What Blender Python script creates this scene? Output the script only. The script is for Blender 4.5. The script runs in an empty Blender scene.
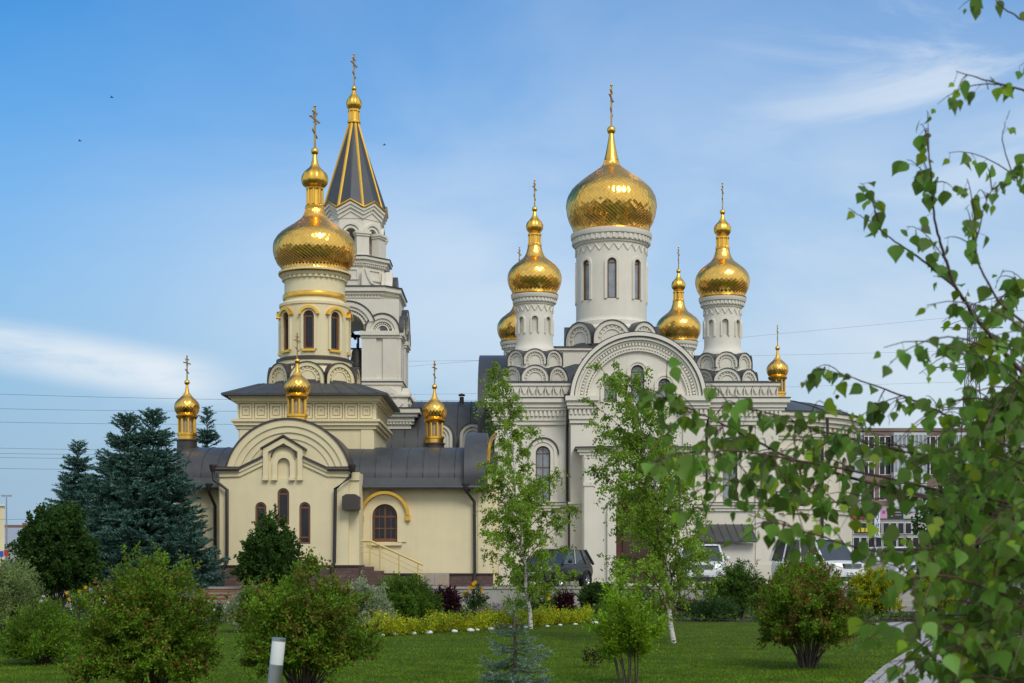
import bpy, bmesh, math, random
import numpy as np
from mathutils import Matrix, Vector

random.seed(7)
RNG = np.random.default_rng(7)
R = math.radians
PI = math.pi
C = bpy.context.scene.collection
scene = bpy.context.scene

# ------------------------------------------------------------------ camera, sky, sun, exposure
F, EYE, HY = 1422.0, 1.75, 563.0          # focal length in pixels, eye height, horizon row
cam_data = bpy.data.cameras.new('camera')
cam = bpy.data.objects.new('camera', cam_data)
C.objects.link(cam)
cam.location = (0, 0, EYE)
cam.rotation_euler = (R(90), 0, 0)
cam_data.sensor_width = 36.0
cam_data.lens = F / 1024 * 36.0
cam_data.shift_y = (HY - 341.5) / 1024
cam_data.clip_end = 8000
cam_data.dof.use_dof = True
cam_data.dof.focus_distance = 60
cam_data.dof.aperture_fstop = 11
scene.camera = cam

SUN_EL, SUN_AZ = 43.0, 156.0             # azimuth from +Y towards +X
world = bpy.data.worlds.new('World')
scene.world = world
world.use_nodes = True
wn, wl = world.node_tree.nodes, world.node_tree.links
wn.clear()


def wnode(t, **kw):
    n = wn.new(t)
    for k, v in kw.items():
        setattr(n, k, v)
    return n


sky = wnode('ShaderNodeTexSky', sky_type='NISHITA')
sky.sun_disc = False
sky.sun_elevation = R(SUN_EL)
sky.sun_rotation = R(SUN_AZ)
sky.altitude = 100
sky.air_density = 1.0
sky.dust_density = 0.5
sky.ozone_density = 2.2
tc = wnode('ShaderNodeTexCoord')
sep = wnode('ShaderNodeSeparateXYZ')
wl.new(tc.outputs['Generated'], sep.inputs[0])


def wmath(op, a, b=None, c=None):
    n = wnode('ShaderNodeMath', operation=op)
    for i, x in enumerate((a, b, c)):
        if x is None:
            continue
        if isinstance(x, (int, float)):
            n.inputs[i].default_value = x
        else:
            wl.new(x, n.inputs[i])
    return n.outputs[0]


def wramp(x, a, b):
    n = wnode('ShaderNodeMapRange', interpolation_type='SMOOTHSTEP')
    n.inputs['From Min'].default_value = a
    n.inputs['From Max'].default_value = b
    wl.new(x, n.inputs['Value'])
    return n.outputs[0]


def wnoise(scale, sx, sy, sz, detail=5, rough=.55, loc=(0, 0, 0), rot=(0, 0, 0), dist=.4):
    mp = wnode('ShaderNodeMapping')
    mp.inputs['Scale'].default_value = (sx, sy, sz)
    mp.inputs['Location'].default_value = loc
    mp.inputs['Rotation'].default_value = rot
    wl.new(tc.outputs['Generated'], mp.inputs[0])
    n = wnode('ShaderNodeTexNoise')
    n.inputs['Scale'].default_value = scale
    n.inputs['Detail'].default_value = detail
    n.inputs['Roughness'].default_value = rough
    n.inputs['Distortion'].default_value = dist
    wl.new(mp.outputs[0], n.inputs['Vector'])
    return n.outputs[0]


dx, dz = sep.outputs['X'], sep.outputs['Z']
# thin veil over the right half of the view, wisps high on the right, one bank low on the left
veil = wmath('MULTIPLY', wmath('MULTIPLY', wramp(dx, -.46, .08), wmath('SUBTRACT', 1.0, wmath('MULTIPLY', .52, wramp(dz, .20, .335)))), wmath('ADD', .45, wmath('MULTIPLY', .55, wramp(wnoise(3.2, 1, 1, 2.4, rot=(0, .35, 0)), .30, .72))))
behind = wmath('MULTIPLY', wramp(wmath('MULTIPLY', sep.outputs['Y'], -1.0), -.55, .15), wmath('ADD', .55, wmath('MULTIPLY', .45, wramp(wnoise(2.2, 1, 1, 1.6, 5, .6, (3, 1, 0)), .30, .62))))
wisp = wmath('MULTIPLY', wramp(wnoise(5.5, 1, 1, 3.2, 7, .6, (1.7, 0, .6), (0, .5, 0), .8), .46, .74),
             wmath('MULTIPLY', wramp(dx, .08, .3), wramp(dz, .16, .3)))
tilt = wmath('ADD', dz, wmath('MULTIPLY', wmath('ADD', dx, .30), .155))
band = wmath('SUBTRACT', 1.0, wramp(wmath('ABSOLUTE', wmath('SUBTRACT', tilt, .1375)), .004, .024))
bank = wmath('MULTIPLY', wmath('MULTIPLY', band, wramp(wnoise(7, 1, 1, 5.5, 6, .6, (.3, 0, .2)), .22, .60)),
             wmath('SUBTRACT', 1.0, wramp(dx, -.24, -.17)))
low = wmath('MULTIPLY', wmath('SUBTRACT', 1.0, wramp(dz, .0, .42)), .97)
hmix = wnode('ShaderNodeMix', data_type='RGBA')
hmix.inputs[7].default_value = (1.60, 2.58, 3.70, 1)
wl.new(low, hmix.inputs[0])
hsat = wnode('ShaderNodeHueSaturation')
hsat.inputs['Saturation'].default_value = 1.48
wl.new(sky.outputs[0], hsat.inputs['Color'])
wl.new(hsat.outputs[0], hmix.inputs[6])
cover = wmath('MINIMUM', 1.0, wmath('ADD', wmath('ADD', wmath('MULTIPLY', veil, .70), wmath('MULTIPLY', wisp, .42)),
                                    wmath('ADD', wmath('MULTIPLY', bank, .72), wmath('MULTIPLY', behind, .92))))
cmix = wnode('ShaderNodeMix', data_type='RGBA')
cmix.inputs[7].default_value = (4.8, 5.25, 5.65, 1)
wl.new(cover, cmix.inputs[0])
wl.new(hmix.outputs[2], cmix.inputs[6])
bg = wnode('ShaderNodeBackground')
bg.inputs['Strength'].default_value = 0.15
wl.new(cmix.outputs[2], bg.inputs['Color'])
wo = wnode('ShaderNodeOutputWorld')
wl.new(bg.outputs[0], wo.inputs['Surface'])

sun_d = bpy.data.lights.new('sun', 'SUN')
sun_d.energy = 1.5
sun_d.angle = R(22)
sun_d.color = (1.0, .95, .86)
sun = bpy.data.objects.new('sun', sun_d)
C.objects.link(sun)
to_sun = Vector((math.sin(R(SUN_AZ)) * math.cos(R(SUN_EL)), math.cos(R(SUN_AZ)) * math.cos(R(SUN_EL)), math.sin(R(SUN_EL))))
sun.rotation_euler = to_sun.to_track_quat('Z', 'Y').to_euler()
sun.location = (-20, -20, 40)

vs = scene.view_settings
vs.view_transform = 'Standard'
vs.look = 'None'
vs.exposure = 0.13
vs.gamma = 1.0
vs.use_curve_mapping = False
cy = scene.cycles
cy.use_denoising = True
cy.max_bounces = 7
cy.diffuse_bounces = 3
cy.glossy_bounces = 3
cy.transmission_bounces = 4
cy.transparent_max_bounces = 8
cy.sample_clamp_indirect = 6


# ------------------------------------------------------------------ helpers: placing
def X(px, d):
    return (px - 512.0) * d / F


def Z(py, d):
    return EYE + (HY - py) * d / F


def gd(py, z=0.0):                        # distance of the ground point seen at row py
    return (EYE - z) * F / (py - HY)


# ------------------------------------------------------------------ helpers: materials
def new_mat(name):
    m = bpy.data.materials.new(name)
    m.use_nodes = True
    nt = m.node_tree
    nt.nodes.clear()
    out = nt.nodes.new('ShaderNodeOutputMaterial')
    b = nt.nodes.new('ShaderNodeBsdfPrincipled')
    nt.links.new(b.outputs[0], out.inputs[0])
    return m, nt, b, out


def pm(name, col, rough=.8, metal=0.0, var=.10, scale=1.2, streak=0.0, bump=.0, bscale=30, spec=.5, col2=None, mottle=None):
    m, nt, b, out = new_mat(name)
    N, L = nt.nodes, nt.links
    t = N.new('ShaderNodeTexCoord')
    b.inputs['Roughness'].default_value = rough
    b.inputs['Metallic'].default_value = metal
    b.inputs['Specular IOR Level'].default_value = spec
    n1 = N.new('ShaderNodeTexNoise')
    n1.inputs['Scale'].default_value = scale
    n1.inputs['Detail'].default_value = 6
    n1.inputs['Roughness'].default_value = .62
    L.new(t.outputs['Object'], n1.inputs['Vector'])
    fac = n1.outputs[0]
    if streak:
        mp = N.new('ShaderNodeMapping')
        mp.inputs['Scale'].default_value = (4.0, 4.0, .22)
        L.new(t.outputs['Object'], mp.inputs[0])
        n2 = N.new('ShaderNodeTexNoise')
        n2.inputs['Scale'].default_value = 1.0
        n2.inputs['Detail'].default_value = 4
        L.new(mp.outputs[0], n2.inputs['Vector'])
        mx = N.new('ShaderNodeMix')
        mx.inputs[0].default_value = streak
        L.new(fac, mx.inputs[2])
        L.new(n2.outputs[0], mx.inputs[3])
        fac = mx.outputs[0]
    mr = N.new('ShaderNodeMapRange')
    mr.inputs['From Min'].default_value = .3
    mr.inputs['From Max'].default_value = .7
    L.new(fac, mr.inputs['Value'])
    mix = N.new('ShaderNodeMix')
    mix.data_type = 'RGBA'
    c2 = col2 or tuple(c * (1 + var) for c in col)
    c1 = tuple(c * (1 - var) for c in col) if col2 is None else col
    mix.inputs[6].default_value = (*c1, 1)
    mix.inputs[7].default_value = (*c2, 1)
    L.new(mr.outputs[0], mix.inputs[0])
    L.new(mix.outputs[2], b.inputs['Base Color'])
    if bump:
        n3 = N.new('ShaderNodeTexNoise')
        n3.inputs['Scale'].default_value = bscale
        n3.inputs['Detail'].default_value = 5
        L.new(t.outputs['Object'], n3.inputs['Vector'])
        bp = N.new('ShaderNodeBump')
        bp.inputs['Strength'].default_value = bump
        bp.inputs['Distance'].default_value = .02
        L.new(n3.outputs[0], bp.inputs['Height'])
        L.new(bp.outputs[0], b.inputs['Normal'])
    return m


def leaf_mat(name, col, hue=.03, val=.45, trans=.34, rough=.6, back=None, nscale=1.5, spec=.14):
    """foliage: each leaf its own tone, some light passing through"""
    m, nt, b, out = new_mat(name)
    N, L = nt.nodes, nt.links
    g = N.new('ShaderNodeNewGeometry')
    hs = N.new('ShaderNodeHueSaturation')
    hs.inputs['Color'].default_value = (*col, 1)

    def rng(src, a, b_):
        r = N.new('ShaderNodeMapRange')
        r.inputs['To Min'].default_value = a
        r.inputs['To Max'].default_value = b_
        L.new(src, r.inputs['Value'])
        return r.outputs[0]
    ri = g.outputs['Random Per Island']
    L.new(rng(ri, .5 - hue, .5 + hue), hs.inputs['Hue'])
    t = N.new('ShaderNodeTexCoord')
    n1 = N.new('ShaderNodeTexNoise')
    n1.inputs['Scale'].default_value = nscale
    n1.inputs['Detail'].default_value = 3
    L.new(t.outputs['Object'], n1.inputs['Vector'])
    w = N.new('ShaderNodeMath')
    w.operation = 'MULTIPLY'
    L.new(rng(ri, 1 - val, 1 + val), w.inputs[0])
    nr = N.new('ShaderNodeMapRange')
    nr.inputs['From Min'].default_value = .32
    nr.inputs['From Max'].default_value = .68
    L.new(n1.outputs[0], nr.inputs['Value'])
    L.new(rng(nr.outputs[0], .66, 1.36), w.inputs[1])
    L.new(w.outputs[0], hs.inputs['Value'])
    src = hs.outputs[0]
    if back:
        mx = N.new('ShaderNodeMix')
        mx.data_type = 'RGBA'
        L.new(g.outputs['Backfacing'], mx.inputs[0])
        L.new(src, mx.inputs[6])
        mx.inputs[7].default_value = (*back, 1)
        src = mx.outputs[2]
    L.new(src, b.inputs['Base Color'])
    b.inputs['Roughness'].default_value = rough
    b.inputs['Specular IOR Level'].default_value = spec
    tr = N.new('ShaderNodeBsdfTranslucent')
    hs2 = N.new('ShaderNodeHueSaturation')
    hs2.inputs['Hue'].default_value = .48
    hs2.inputs['Value'].default_value = 1.5
    L.new(src, hs2.inputs['Color'])
    L.new(hs2.outputs[0], tr.inputs['Color'])
    ms = N.new('ShaderNodeMixShader')
    ms.inputs[0].default_value = trans
    L.new(b.outputs[0], ms.inputs[1])
    L.new(tr.outputs[0], ms.inputs[2])
    L.new(ms.outputs[0], out.inputs[0])
    return m


M = {}
M['white'] = pm('white_plaster', (.715, .672, .575), .85, var=.08, scale=.9, streak=.30, bump=.15, bscale=40)
M['cream'] = pm('cream_plaster', (.755, .655, .415), .85, var=.075, scale=.9, streak=.28, bump=.15, bscale=40)
M['stone'] = pm('pale_trim', (.69, .635, .52), .85, var=.06, scale=.8, streak=.5, bump=.1)
M['roof'] = pm('grey_sheet_metal', (.056, .058, .062), .45, metal=.0, var=.28, scale=.9, streak=.4, spec=.42)
M['brown_metal'] = pm('brown_sheet_metal', (.055, .042, .040), .45, var=.15, scale=1.0)
M['pipe'] = pm('dark_pipe_metal', (.028, .022, .020), .45, var=.2)
M['gold'] = pm('gilded_sheet', (.97, .55, .11), .20, metal=1.0, var=.10, scale=1.4, col2=(1.0, .60, .14))
M['gold_trim'] = pm('gilded_trim', (.90, .52, .09), .28, metal=1.0, var=.08, scale=3)
M['old_gold'] = pm('tarnished_gilding', (.55, .36, .12), .35, metal=1.0, var=.2, scale=6)
M['wood'] = pm('brown_window_wood', (.165, .068, .025), .5, var=.2, scale=8)
M['bench_wood'] = pm('orange_bench_wood', (.19, .068, .022), .5, var=.25, scale=5)
M['dark'] = pm('dark_interior', (.012, .011, .010), .9, var=.2)
M['glass'] = pm('window_glass', (.016, .017, .022), .12, var=.3, scale=1.5, spec=.35)
M['glass_pale'] = pm('pale_window_glass', (.22, .26, .29), .10, var=.35, scale=2.2, spec=.9)
M['concrete'] = pm('concrete', (.34, .32, .29), .9, var=.15, scale=1.5, streak=.5, bump=.3, bscale=20)
M['steel'] = pm('brushed_steel', (.45, .45, .45), .35, metal=1.0, var=.1, scale=8)
M['lamp_white'] = pm('opal_plastic', (.72, .74, .74), .4, var=.03)
M['bark'] = pm('grey_bark', (.085, .065, .05), .9, var=.35, scale=9, bump=.5, bscale=30)
M['twig'] = pm('red_brown_twig', (.075, .032, .024), .6, var=.3, scale=12)
M['tyre'] = pm('black_rubber', (.012, .012, .012), .8, var=.2)
M['black'] = pm('black_plastic', (.015, .015, .016), .5, var=.2)
M['bronze'] = pm('dark_bronze', (.05, .045, .04), .5, metal=.6, var=.3)
M['white_paint'] = pm('white_paint', (.74, .74, .73), .5, var=.05, scale=3)
M['chrome'] = pm('alloy', (.6, .6, .6), .25, metal=1.0, var=.05)


def birch_bark():
    m, nt, b, out = new_mat('birch_bark')
    N, L = nt.nodes, nt.links
    t = N.new('ShaderNodeTexCoord')
    mp = N.new('ShaderNodeMapping')
    mp.inputs['Scale'].default_value = (5, 5, 16)
    L.new(t.outputs['Object'], mp.inputs[0])
    n = N.new('ShaderNodeTexNoise')
    n.inputs['Scale'].default_value = 1.6
    n.inputs['Detail'].default_value = 5
    L.new(mp.outputs[0], n.inputs['Vector'])
    cr = N.new('ShaderNodeValToRGB')
    cr.color_ramp.elements[0].position = .38
    cr.color_ramp.elements[0].color = (.05, .04, .035, 1)
    cr.color_ramp.elements[1].position = .47
    cr.color_ramp.elements[1].color = (.62, .58, .53, 1)
    L.new(n.outputs[0], cr.inputs[0])
    L.new(cr.outputs[0], b.inputs['Base Color'])
    b.inputs['Roughness'].default_value = .8
    return m


def brick_mat(name, c1, c2, mortar, scale, bw, bh):
    m, nt, b, out = new_mat(name)
    N, L = nt.nodes, nt.links
    t = N.new('ShaderNodeTexCoord')
    sx = N.new('ShaderNodeSeparateXYZ')
    cx = N.new('ShaderNodeCombineXYZ')
    L.new(t.outputs['Object'], sx.inputs[0])
    ad = N.new('ShaderNodeMath')
    L.new(sx.outputs[0], ad.inputs[0])
    L.new(sx.outputs[1], ad.inputs[1])
    L.new(ad.outputs[0], cx.inputs[0])
    L.new(sx.outputs[2], cx.inputs[1])
    br = N.new('ShaderNodeTexBrick')
    br.inputs['Color1'].default_value = (*c1, 1)
    br.inputs['Color2'].default_value = (*c2, 1)
    br.inputs['Mortar'].default_value = (*mortar, 1)
    br.inputs['Scale'].default_value = scale
    br.inputs['Brick Width'].default_value = bw
    br.inputs['Row Height'].default_value = bh
    br.inputs['Mortar Size'].default_value = .012
    L.new(cx.outputs[0], br.inputs['Vector'])
    n = N.new('ShaderNodeTexNoise')
    n.inputs['Scale'].default_value = 6
    n.inputs['Detail'].default_value = 4
    L.new(t.outputs['Object'], n.inputs['Vector'])
    mx = N.new('ShaderNodeMix')
    mx.data_type = 'RGBA'
    mx.blend_type = 'MULTIPLY'
    mx.inputs[0].default_value = .6
    L.new(br.outputs[0], mx.inputs[6])
    L.new(n.outputs[0], mx.inputs[7])
    L.new(mx.outputs[2], b.inputs['Base Color'])
    bp = N.new('ShaderNodeBump')
    bp.inputs['Strength'].default_value = .4
    bp.inputs['Distance'].default_value = .01
    L.new(br.outputs['Fac'], bp.inputs['Height'])
    bp.invert = True
    L.new(bp.outputs[0], b.inputs['Normal'])
    b.inputs['Roughness'].default_value = .75
    return m


M['birch_bark'] = birch_bark()
M['plinth'] = brick_mat('brown_stone_tiles', (.20, .115, .095), (.13, .075, .065), (.10, .08, .07), 1.0, .45, .14)


def lawn_mat():
    m, nt, b, out = new_mat('lawn_turf')
    N, L = nt.nodes, nt.links
    t = N.new('ShaderNodeTexCoord')

    def noise(s, sc=(1, 1, 1), d=5):
        mp = N.new('ShaderNodeMapping')
        mp.inputs['Scale'].default_value = sc
        L.new(t.outputs['Object'], mp.inputs[0])
        n = N.new('ShaderNodeTexNoise')
        n.inputs['Scale'].default_value = s
        n.inputs['Detail'].default_value = d
        n.inputs['Roughness'].default_value = .65
        L.new(mp.outputs[0], n.inputs['Vector'])
        return n.outputs[0]
    cr = N.new('ShaderNodeValToRGB')
    cr.color_ramp.elements[0].position = .3
    cr.color_ramp.elements[0].color = (.040, .070, .006, 1)
    cr.color_ramp.elements[1].position = .72
    cr.color_ramp.elements[1].color = (.10, .15, .014, 1)
    mx = N.new('ShaderNodeMix')
    mx.inputs[0].default_value = .5
    L.new(noise(.55, (1, 1, 1)), mx.inputs[2])
    L.new(noise(9, (1, 1, 1)), mx.inputs[3])
    L.new(mx.outputs[0], cr.inputs[0])
    L.new(cr.outputs[0], b.inputs['Base Color'])
    b.inputs['Roughness'].default_value = .9
    b.inputs['Specular IOR Level'].default_value = .1
    bp = N.new('ShaderNodeBump')
    bp.inputs['Strength'].default_value = .8
    bp.inputs['Distance'].default_value = .05
    L.new(noise(35), bp.inputs['Height'])
    L.new(bp.outputs[0], b.inputs['Normal'])
    return m


M['lawn'] = lawn_mat()
M['earth'] = pm('bare_earth_and_roads', (.13, .12, .105), .95, var=.3, scale=.02)
M['asphalt'] = pm('asphalt', (.075, .073, .070), .9, var=.2, scale=.4, bump=.3, bscale=60)
M['paving'] = brick_mat('pale_paving_slabs', (.40, .37, .36), (.34, .32, .31), (.20, .19, .18), 1.0, .4, .2)
M['path'] = pm('pale_worn_paving', (.36, .34, .33), .9, var=.2, scale=3, bump=.3, bscale=40)
M['soil'] = pm('dark_soil', (.045, .033, .022), .95, var=.4, scale=4, bump=.8, bscale=15)


# ------------------------------------------------------------------ helpers: things and meshes
ORG = {}


def tag(o, label=None, cat=None, group=None, kind=None):
    if label:
        o['label'] = label
    if cat:
        o['category'] = cat
    if group:
        o['group'] = group
    if kind:
        o['kind'] = kind
    return o


def thing(name, label, cat, loc=(0, 0, 0), group=None):
    o = bpy.data.objects.new(name, None)
    C.objects.link(o)
    o.location = loc
    o.empty_display_size = .3
    ORG[o] = Vector(loc)
    return tag(o, label, cat, group)


def link_mesh(name, me, mats, parent=None, origin=None):
    o = bpy.data.objects.new(name, me)
    C.objects.link(o)
    for m in (mats if isinstance(mats, (list, tuple)) else [mats]):
        if m is not None:
            me.materials.append(M[m] if isinstance(m, str) else m)
    if parent is not None:
        org = ORG[parent]
        o.parent = parent
        ORG[o] = org.copy()
    else:
        org = Vector(origin) if origin is not None else Vector((0, 0, 0))
        o.location = org
        ORG[o] = org
    if org.length > 0:
        me.transform(Matrix.Translation(-org))
    return o


def children(o):
    return [c for c in bpy.data.objects if c.parent == o]


def copy_tree(o, parent=None, shift=None, loc=None, rotz=None, scale=None):
    kids = children(o)
    c = o.copy()
    C.objects.link(c)
    if parent is not None:
        c.parent = parent
    if shift is not None:
        c.location = Vector(o.location) + Vector(shift)
    if loc is not None:
        c.location = loc
    if rotz is not None:
        c.rotation_euler = (0, 0, rotz)
    if scale is not None:
        c.scale = scale if isinstance(scale, tuple) else (scale,) * 3
    for k in kids:
        copy_tree(k, c)
    return c


class MB:
    """collects solids; build() links them as one mesh object"""

    def __init__(s):
        s.v, s.f, s.mi = [], [], []
        s.M = None
        s.mat = 0

    def add(s, vs, fs):
        b = len(s.v)
        if s.M is not None:
            vs = [s.M @ Vector(v) for v in vs]
        s.v.extend(tuple(v) for v in vs)
        s.f.extend(tuple(b + i for i in f) for f in fs)
        s.mi.extend([s.mat] * len(fs))

    def box(s, x0, x1, y0, y1, z0, z1):
        s.add([(x0, y0, z0), (x1, y0, z0), (x1, y1, z0), (x0, y1, z0), (x0, y0, z1), (x1, y0, z1), (x1, y1, z1), (x0, y1, z1)],
              [(0, 3, 2, 1), (4, 5, 6, 7), (0, 1, 5, 4), (1, 2, 6, 5), (2, 3, 7, 6), (3, 0, 4, 7)])

    def prism(s, pts, y0, y1):                # polygon in XZ, extruded along Y
        n = len(pts)
        s.add([(p[0], y0, p[1]) for p in pts] + [(p[0], y1, p[1]) for p in pts],
              [tuple(range(n)), tuple(range(2 * n - 1, n - 1, -1))] + [(i, n + i, n + (i + 1) % n, (i + 1) % n) for i in range(n)])

    def prism_x(s, pts, x0, x1):              # polygon in YZ, extruded along X
        n = len(pts)
        s.add([(x0, p[0], p[1]) for p in pts] + [(x1, p[0], p[1]) for p in pts],
              [tuple(range(n)), tuple(range(2 * n - 1, n - 1, -1))] + [(i, n + i, n + (i + 1) % n, (i + 1) % n) for i in range(n)])

    def prism_z(s, pts, z0, z1, top=None):    # polygon in XY, extruded along Z; top: optional other polygon
        n = len(pts)
        tp = top or pts
        s.add([(p[0], p[1], z0) for p in pts] + [(p[0], p[1], z1) for p in tp],
              [tuple(range(n - 1, -1, -1)), tuple(range(n, 2 * n))] + [(i, (i + 1) % n, n + (i + 1) % n, n + i) for i in range(n)])

    def strip(s, a, b, y0, y1, closed=False):  # band between two outlines in XZ
        n = len(a)
        vs = [(p[0], y0, p[1]) for p in a] + [(p[0], y0, p[1]) for p in b] + [(p[0], y1, p[1]) for p in a] + [(p[0], y1, p[1]) for p in b]
        fs = []
        for i in range(n if closed else n - 1):
            j = (i + 1) % n
            fs += [(i, j, n + j, n + i), (2 * n + i, 3 * n + i, 3 * n + j, 2 * n + j), (i, 2 * n + i, 2 * n + j, j), (n + i, n + j, 3 * n + j, 3 * n + i)]
        if not closed:
            fs += [(0, n, 3 * n, 2 * n), (n - 1, 3 * n - 1, 4 * n - 1, 2 * n - 1)]
        s.add(vs, fs)

    def arc(s, cx, cz, ri, ro, y0, y1, a0=0, a1=PI, n=28):
        A = [a0 + (a1 - a0) * i / n for i in range(n + 1)]
        s.strip([(cx + ro * math.cos(t), cz + ro * math.sin(t)) for t in A], [(cx + ri * math.cos(t), cz + ri * math.sin(t)) for t in A], y0, y1)

    def lathe(s, prof, cx, cy_, n=48, wob=None):
        vs, fs, rings = [], [], []
        for (r, z) in prof:
            if r < 1e-6:
                rings.append([len(vs)])
                vs.append((cx, cy_, z))
            else:
                ids = []
                for j in range(n):
                    a = 2 * PI * j / n
                    rr = r * (1 + (wob(a, z) if wob else 0))
                    ids.append(len(vs))
                    vs.append((cx + rr * math.cos(a), cy_ + rr * math.sin(a), z))
                rings.append(ids)
        for A, B in zip(rings, rings[1:]):
            for j in range(n):
                k = (j + 1) % n
                if len(A) == 1 and len(B) > 1:
                    fs.append((A[0], B[j], B[k]))
                elif len(B) == 1 and len(A) > 1:
                    fs.append((A[j], A[k], B[0]))
                elif len(A) > 1:
                    fs.append((A[j], A[k], B[k], B[j]))
        s.add(vs, fs)

    def tube(s, pts, r, n=6, r1=None):
        pts = [Vector(p) for p in pts]
        r1 = r if r1 is None else r1
        vs, fs = [], []
        m = len(pts)
        for i, p in enumerate(pts):
            d = (pts[min(i + 1, m - 1)] - pts[max(i - 1, 0)]).normalized()
            up = Vector((0, 0, 1)) if abs(d.z) < .95 else Vector((1, 0, 0))
            a = d.cross(up).normalized()
            b = d.cross(a)
            rr = r + (r1 - r) * i / max(1, m - 1)
            for j in range(n):
                t = 2 * PI * j / n
                vs.append(p + a * (rr * math.cos(t)) + b * (rr * math.sin(t)))
        for i in range(m - 1):
            for j in range(n):
                k = (j + 1) % n
                fs.append((i * n + j, i * n + k, (i + 1) * n + k, (i + 1) * n + j))
        fs.append(tuple(range(n)))
        fs.append(tuple((m - 1) * n + j for j in range(n - 1, -1, -1)))
        s.add(vs, fs)

    def mesh(s, name):
        me = bpy.data.meshes.new(name)
        me.from_pydata(s.v, [], s.f)
        me.polygons.foreach_set('material_index', s.mi)
        bm = bmesh.new()
        bm.from_mesh(me)
        bmesh.ops.recalc_face_normals(bm, faces=bm.faces)
        bm.to_mesh(me)
        bm.free()
        return me

    def build(s, name, mats, parent=None, origin=None, smooth=None, cut=None):
        me = s.mesh(name)
        if cut is not None and cut.v:
            me = boolean(me, cut.mesh('cutter'))
            me.name = name
        if smooth:
            me.shade_smooth()
            me.set_sharp_from_angle(angle=R(smooth))
        return link_mesh(name, me, mats, parent, origin)


def boolean(me, cutter):
    a = bpy.data.objects.new('tmp_a', me)
    b = bpy.data.objects.new('tmp_b', cutter)
    C.objects.link(a)
    C.objects.link(b)
    md = a.modifiers.new('cut', 'BOOLEAN')
    md.operation = 'DIFFERENCE'
    md.solver = 'EXACT'
    md.use_self = True
    md.object = b
    dg = bpy.context.evaluated_depsgraph_get()
    dg.update()
    res = bpy.data.meshes.new_from_object(a.evaluated_get(dg))
    bpy.data.objects.remove(a)
    bpy.data.objects.remove(b)
    return res


def arch_pts(cx, z0, w, h, n=14):
    r = w / 2
    zc = z0 + h - r
    return [(cx - r, z0)] + [(cx - r * math.cos(PI * i / n), zc + r * math.sin(PI * i / n)) for i in range(n + 1)] + [(cx + r, z0)]


def surround(mb, cx, z0, w, h, t, y0, y1):    # open band along jambs and arch
    mb.strip(arch_pts(cx, z0, w + 2 * t, h + t), arch_pts(cx, z0, w, h), y0, y1)


def arch_window(mb, cx, z0, w, h, y, fr=.07, bars=True, mid=1):
    """frame (material 0) and pane (material 1) filling an arched opening; y is the front of the frame"""
    mb.mat = 0
    mb.strip(arch_pts(cx, z0, w, h), arch_pts(cx, z0 + fr, w - 2 * fr, h - 2 * fr), y, y + .08, closed=True)
    if bars:
        zi = z0 + h - w / 2
        mb.box(cx - w / 2 + fr, cx + w / 2 - fr, y + .015, y + .06, zi - fr * .4, zi + fr * .4)
        if mid:
            mb.box(cx - fr * .35, cx + fr * .35, y + .012, y + .06, z0 + fr, z0 + h - fr)
    mb.mat = 1
    mb.prism(arch_pts(cx, z0 + fr * .5, w - fr, h - fr), y + .04, y + .07)
    mb.mat = 0


def rot_at(cx, cy_, a):                       # local -Y looks outwards at azimuth a (0 = towards the camera)
    return Matrix.Translation((cx, cy_, 0)) @ Matrix.Rotation(a, 4, 'Z')


def smooth_profile(pts, n):
    """Catmull-Rom through (r, z) points, resampled at n+1 even steps of arc length"""
    P = np.array(pts, float)
    P = np.vstack([2 * P[0] - P[1], P, 2 * P[-1] - P[-2]])
    out = []
    for i in range(1, len(P) - 2):
        p0, p1, p2, p3 = P[i - 1:i + 3]
        for t in np.linspace(0, 1, 16, endpoint=False):
            out.append(.5 * (2 * p1 + (p2 - p0) * t + (2 * p0 - 5 * p1 + 4 * p2 - p3) * t * t + (3 * p1 - p0 - 3 * p2 + p3) * t ** 3))
    out.append(P[-2])
    out = np.array(out)
    s = np.r_[0, np.cumsum(np.hypot(*np.diff(out, axis=0).T))]
    q = np.linspace(0, s[-1], n + 1)
    return [(max(1e-4, float(np.interp(t, s, out[:, 0]))), float(np.interp(t, s, out[:, 1]))) for t in q]


def onion(mb, prof, cx, cy_, rows=22, n=28, jit=.0045, seam=.006, one_way=False):
    """onion dome of lozenge sheets, each lying a little differently"""
    pr = smooth_profile(prof, rows)
    rg = random.Random(int(abs(cx * 131 + cy_ * 17)) + rows)
    vs, fs = [], []
    for i, (r, z) in enumerate(pr):
        for j in range(n):
            a = 2 * PI * (j + .5 * (i % 2)) / n
            rr = r * (1 + rg.uniform(-jit, jit))
            vs.append((cx + rr * math.cos(a), cy_ + rr * math.sin(a), z))
    for i in range(rows - 1):
        for j in range(n):
            o = i % 2
            l, r_ = (i + 1) * n + (j - 1 + o) % n, (i + 1) * n + (j + o) % n
            b, t = i * n + j, (i + 2) * n + j
            fs.append((b, r_, t))
            fs.append((b, t, l))
    for j in range(n):                        # straight top and bottom edges
        fs.append((j, (j + 1) % n, n + j))
        top, below = rows * n, (rows - 1) * n
        if rows % 2 == 0:
            fs.append((top + (j + 1) % n, top + j, below + j))
        else:
            fs.append((top + j, top + (j - 1) % n, below + j))
    mb.add(vs, fs)
    mb.mat = 1                                # standing seams between the sheets
    P_ = lambda i, j: Vector(vs[i * n + j % n])
    for j in range(n):
        for sg in ((1,) if one_way else (1, -1)):
            pts, jj = [], j
            for i in range(rows + 1):
                p = P_(i, jj)
                q = Vector((p.x - cx, p.y - cy_, 0))
                pts.append(p + q * (seam * .25 / max(.05, q.length)))
                if i % 2 == (1 if sg == 1 else 0):
                    jj += sg
            mb.tube(pts, seam, 3, seam * .5)
    mb.mat = 0


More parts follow.
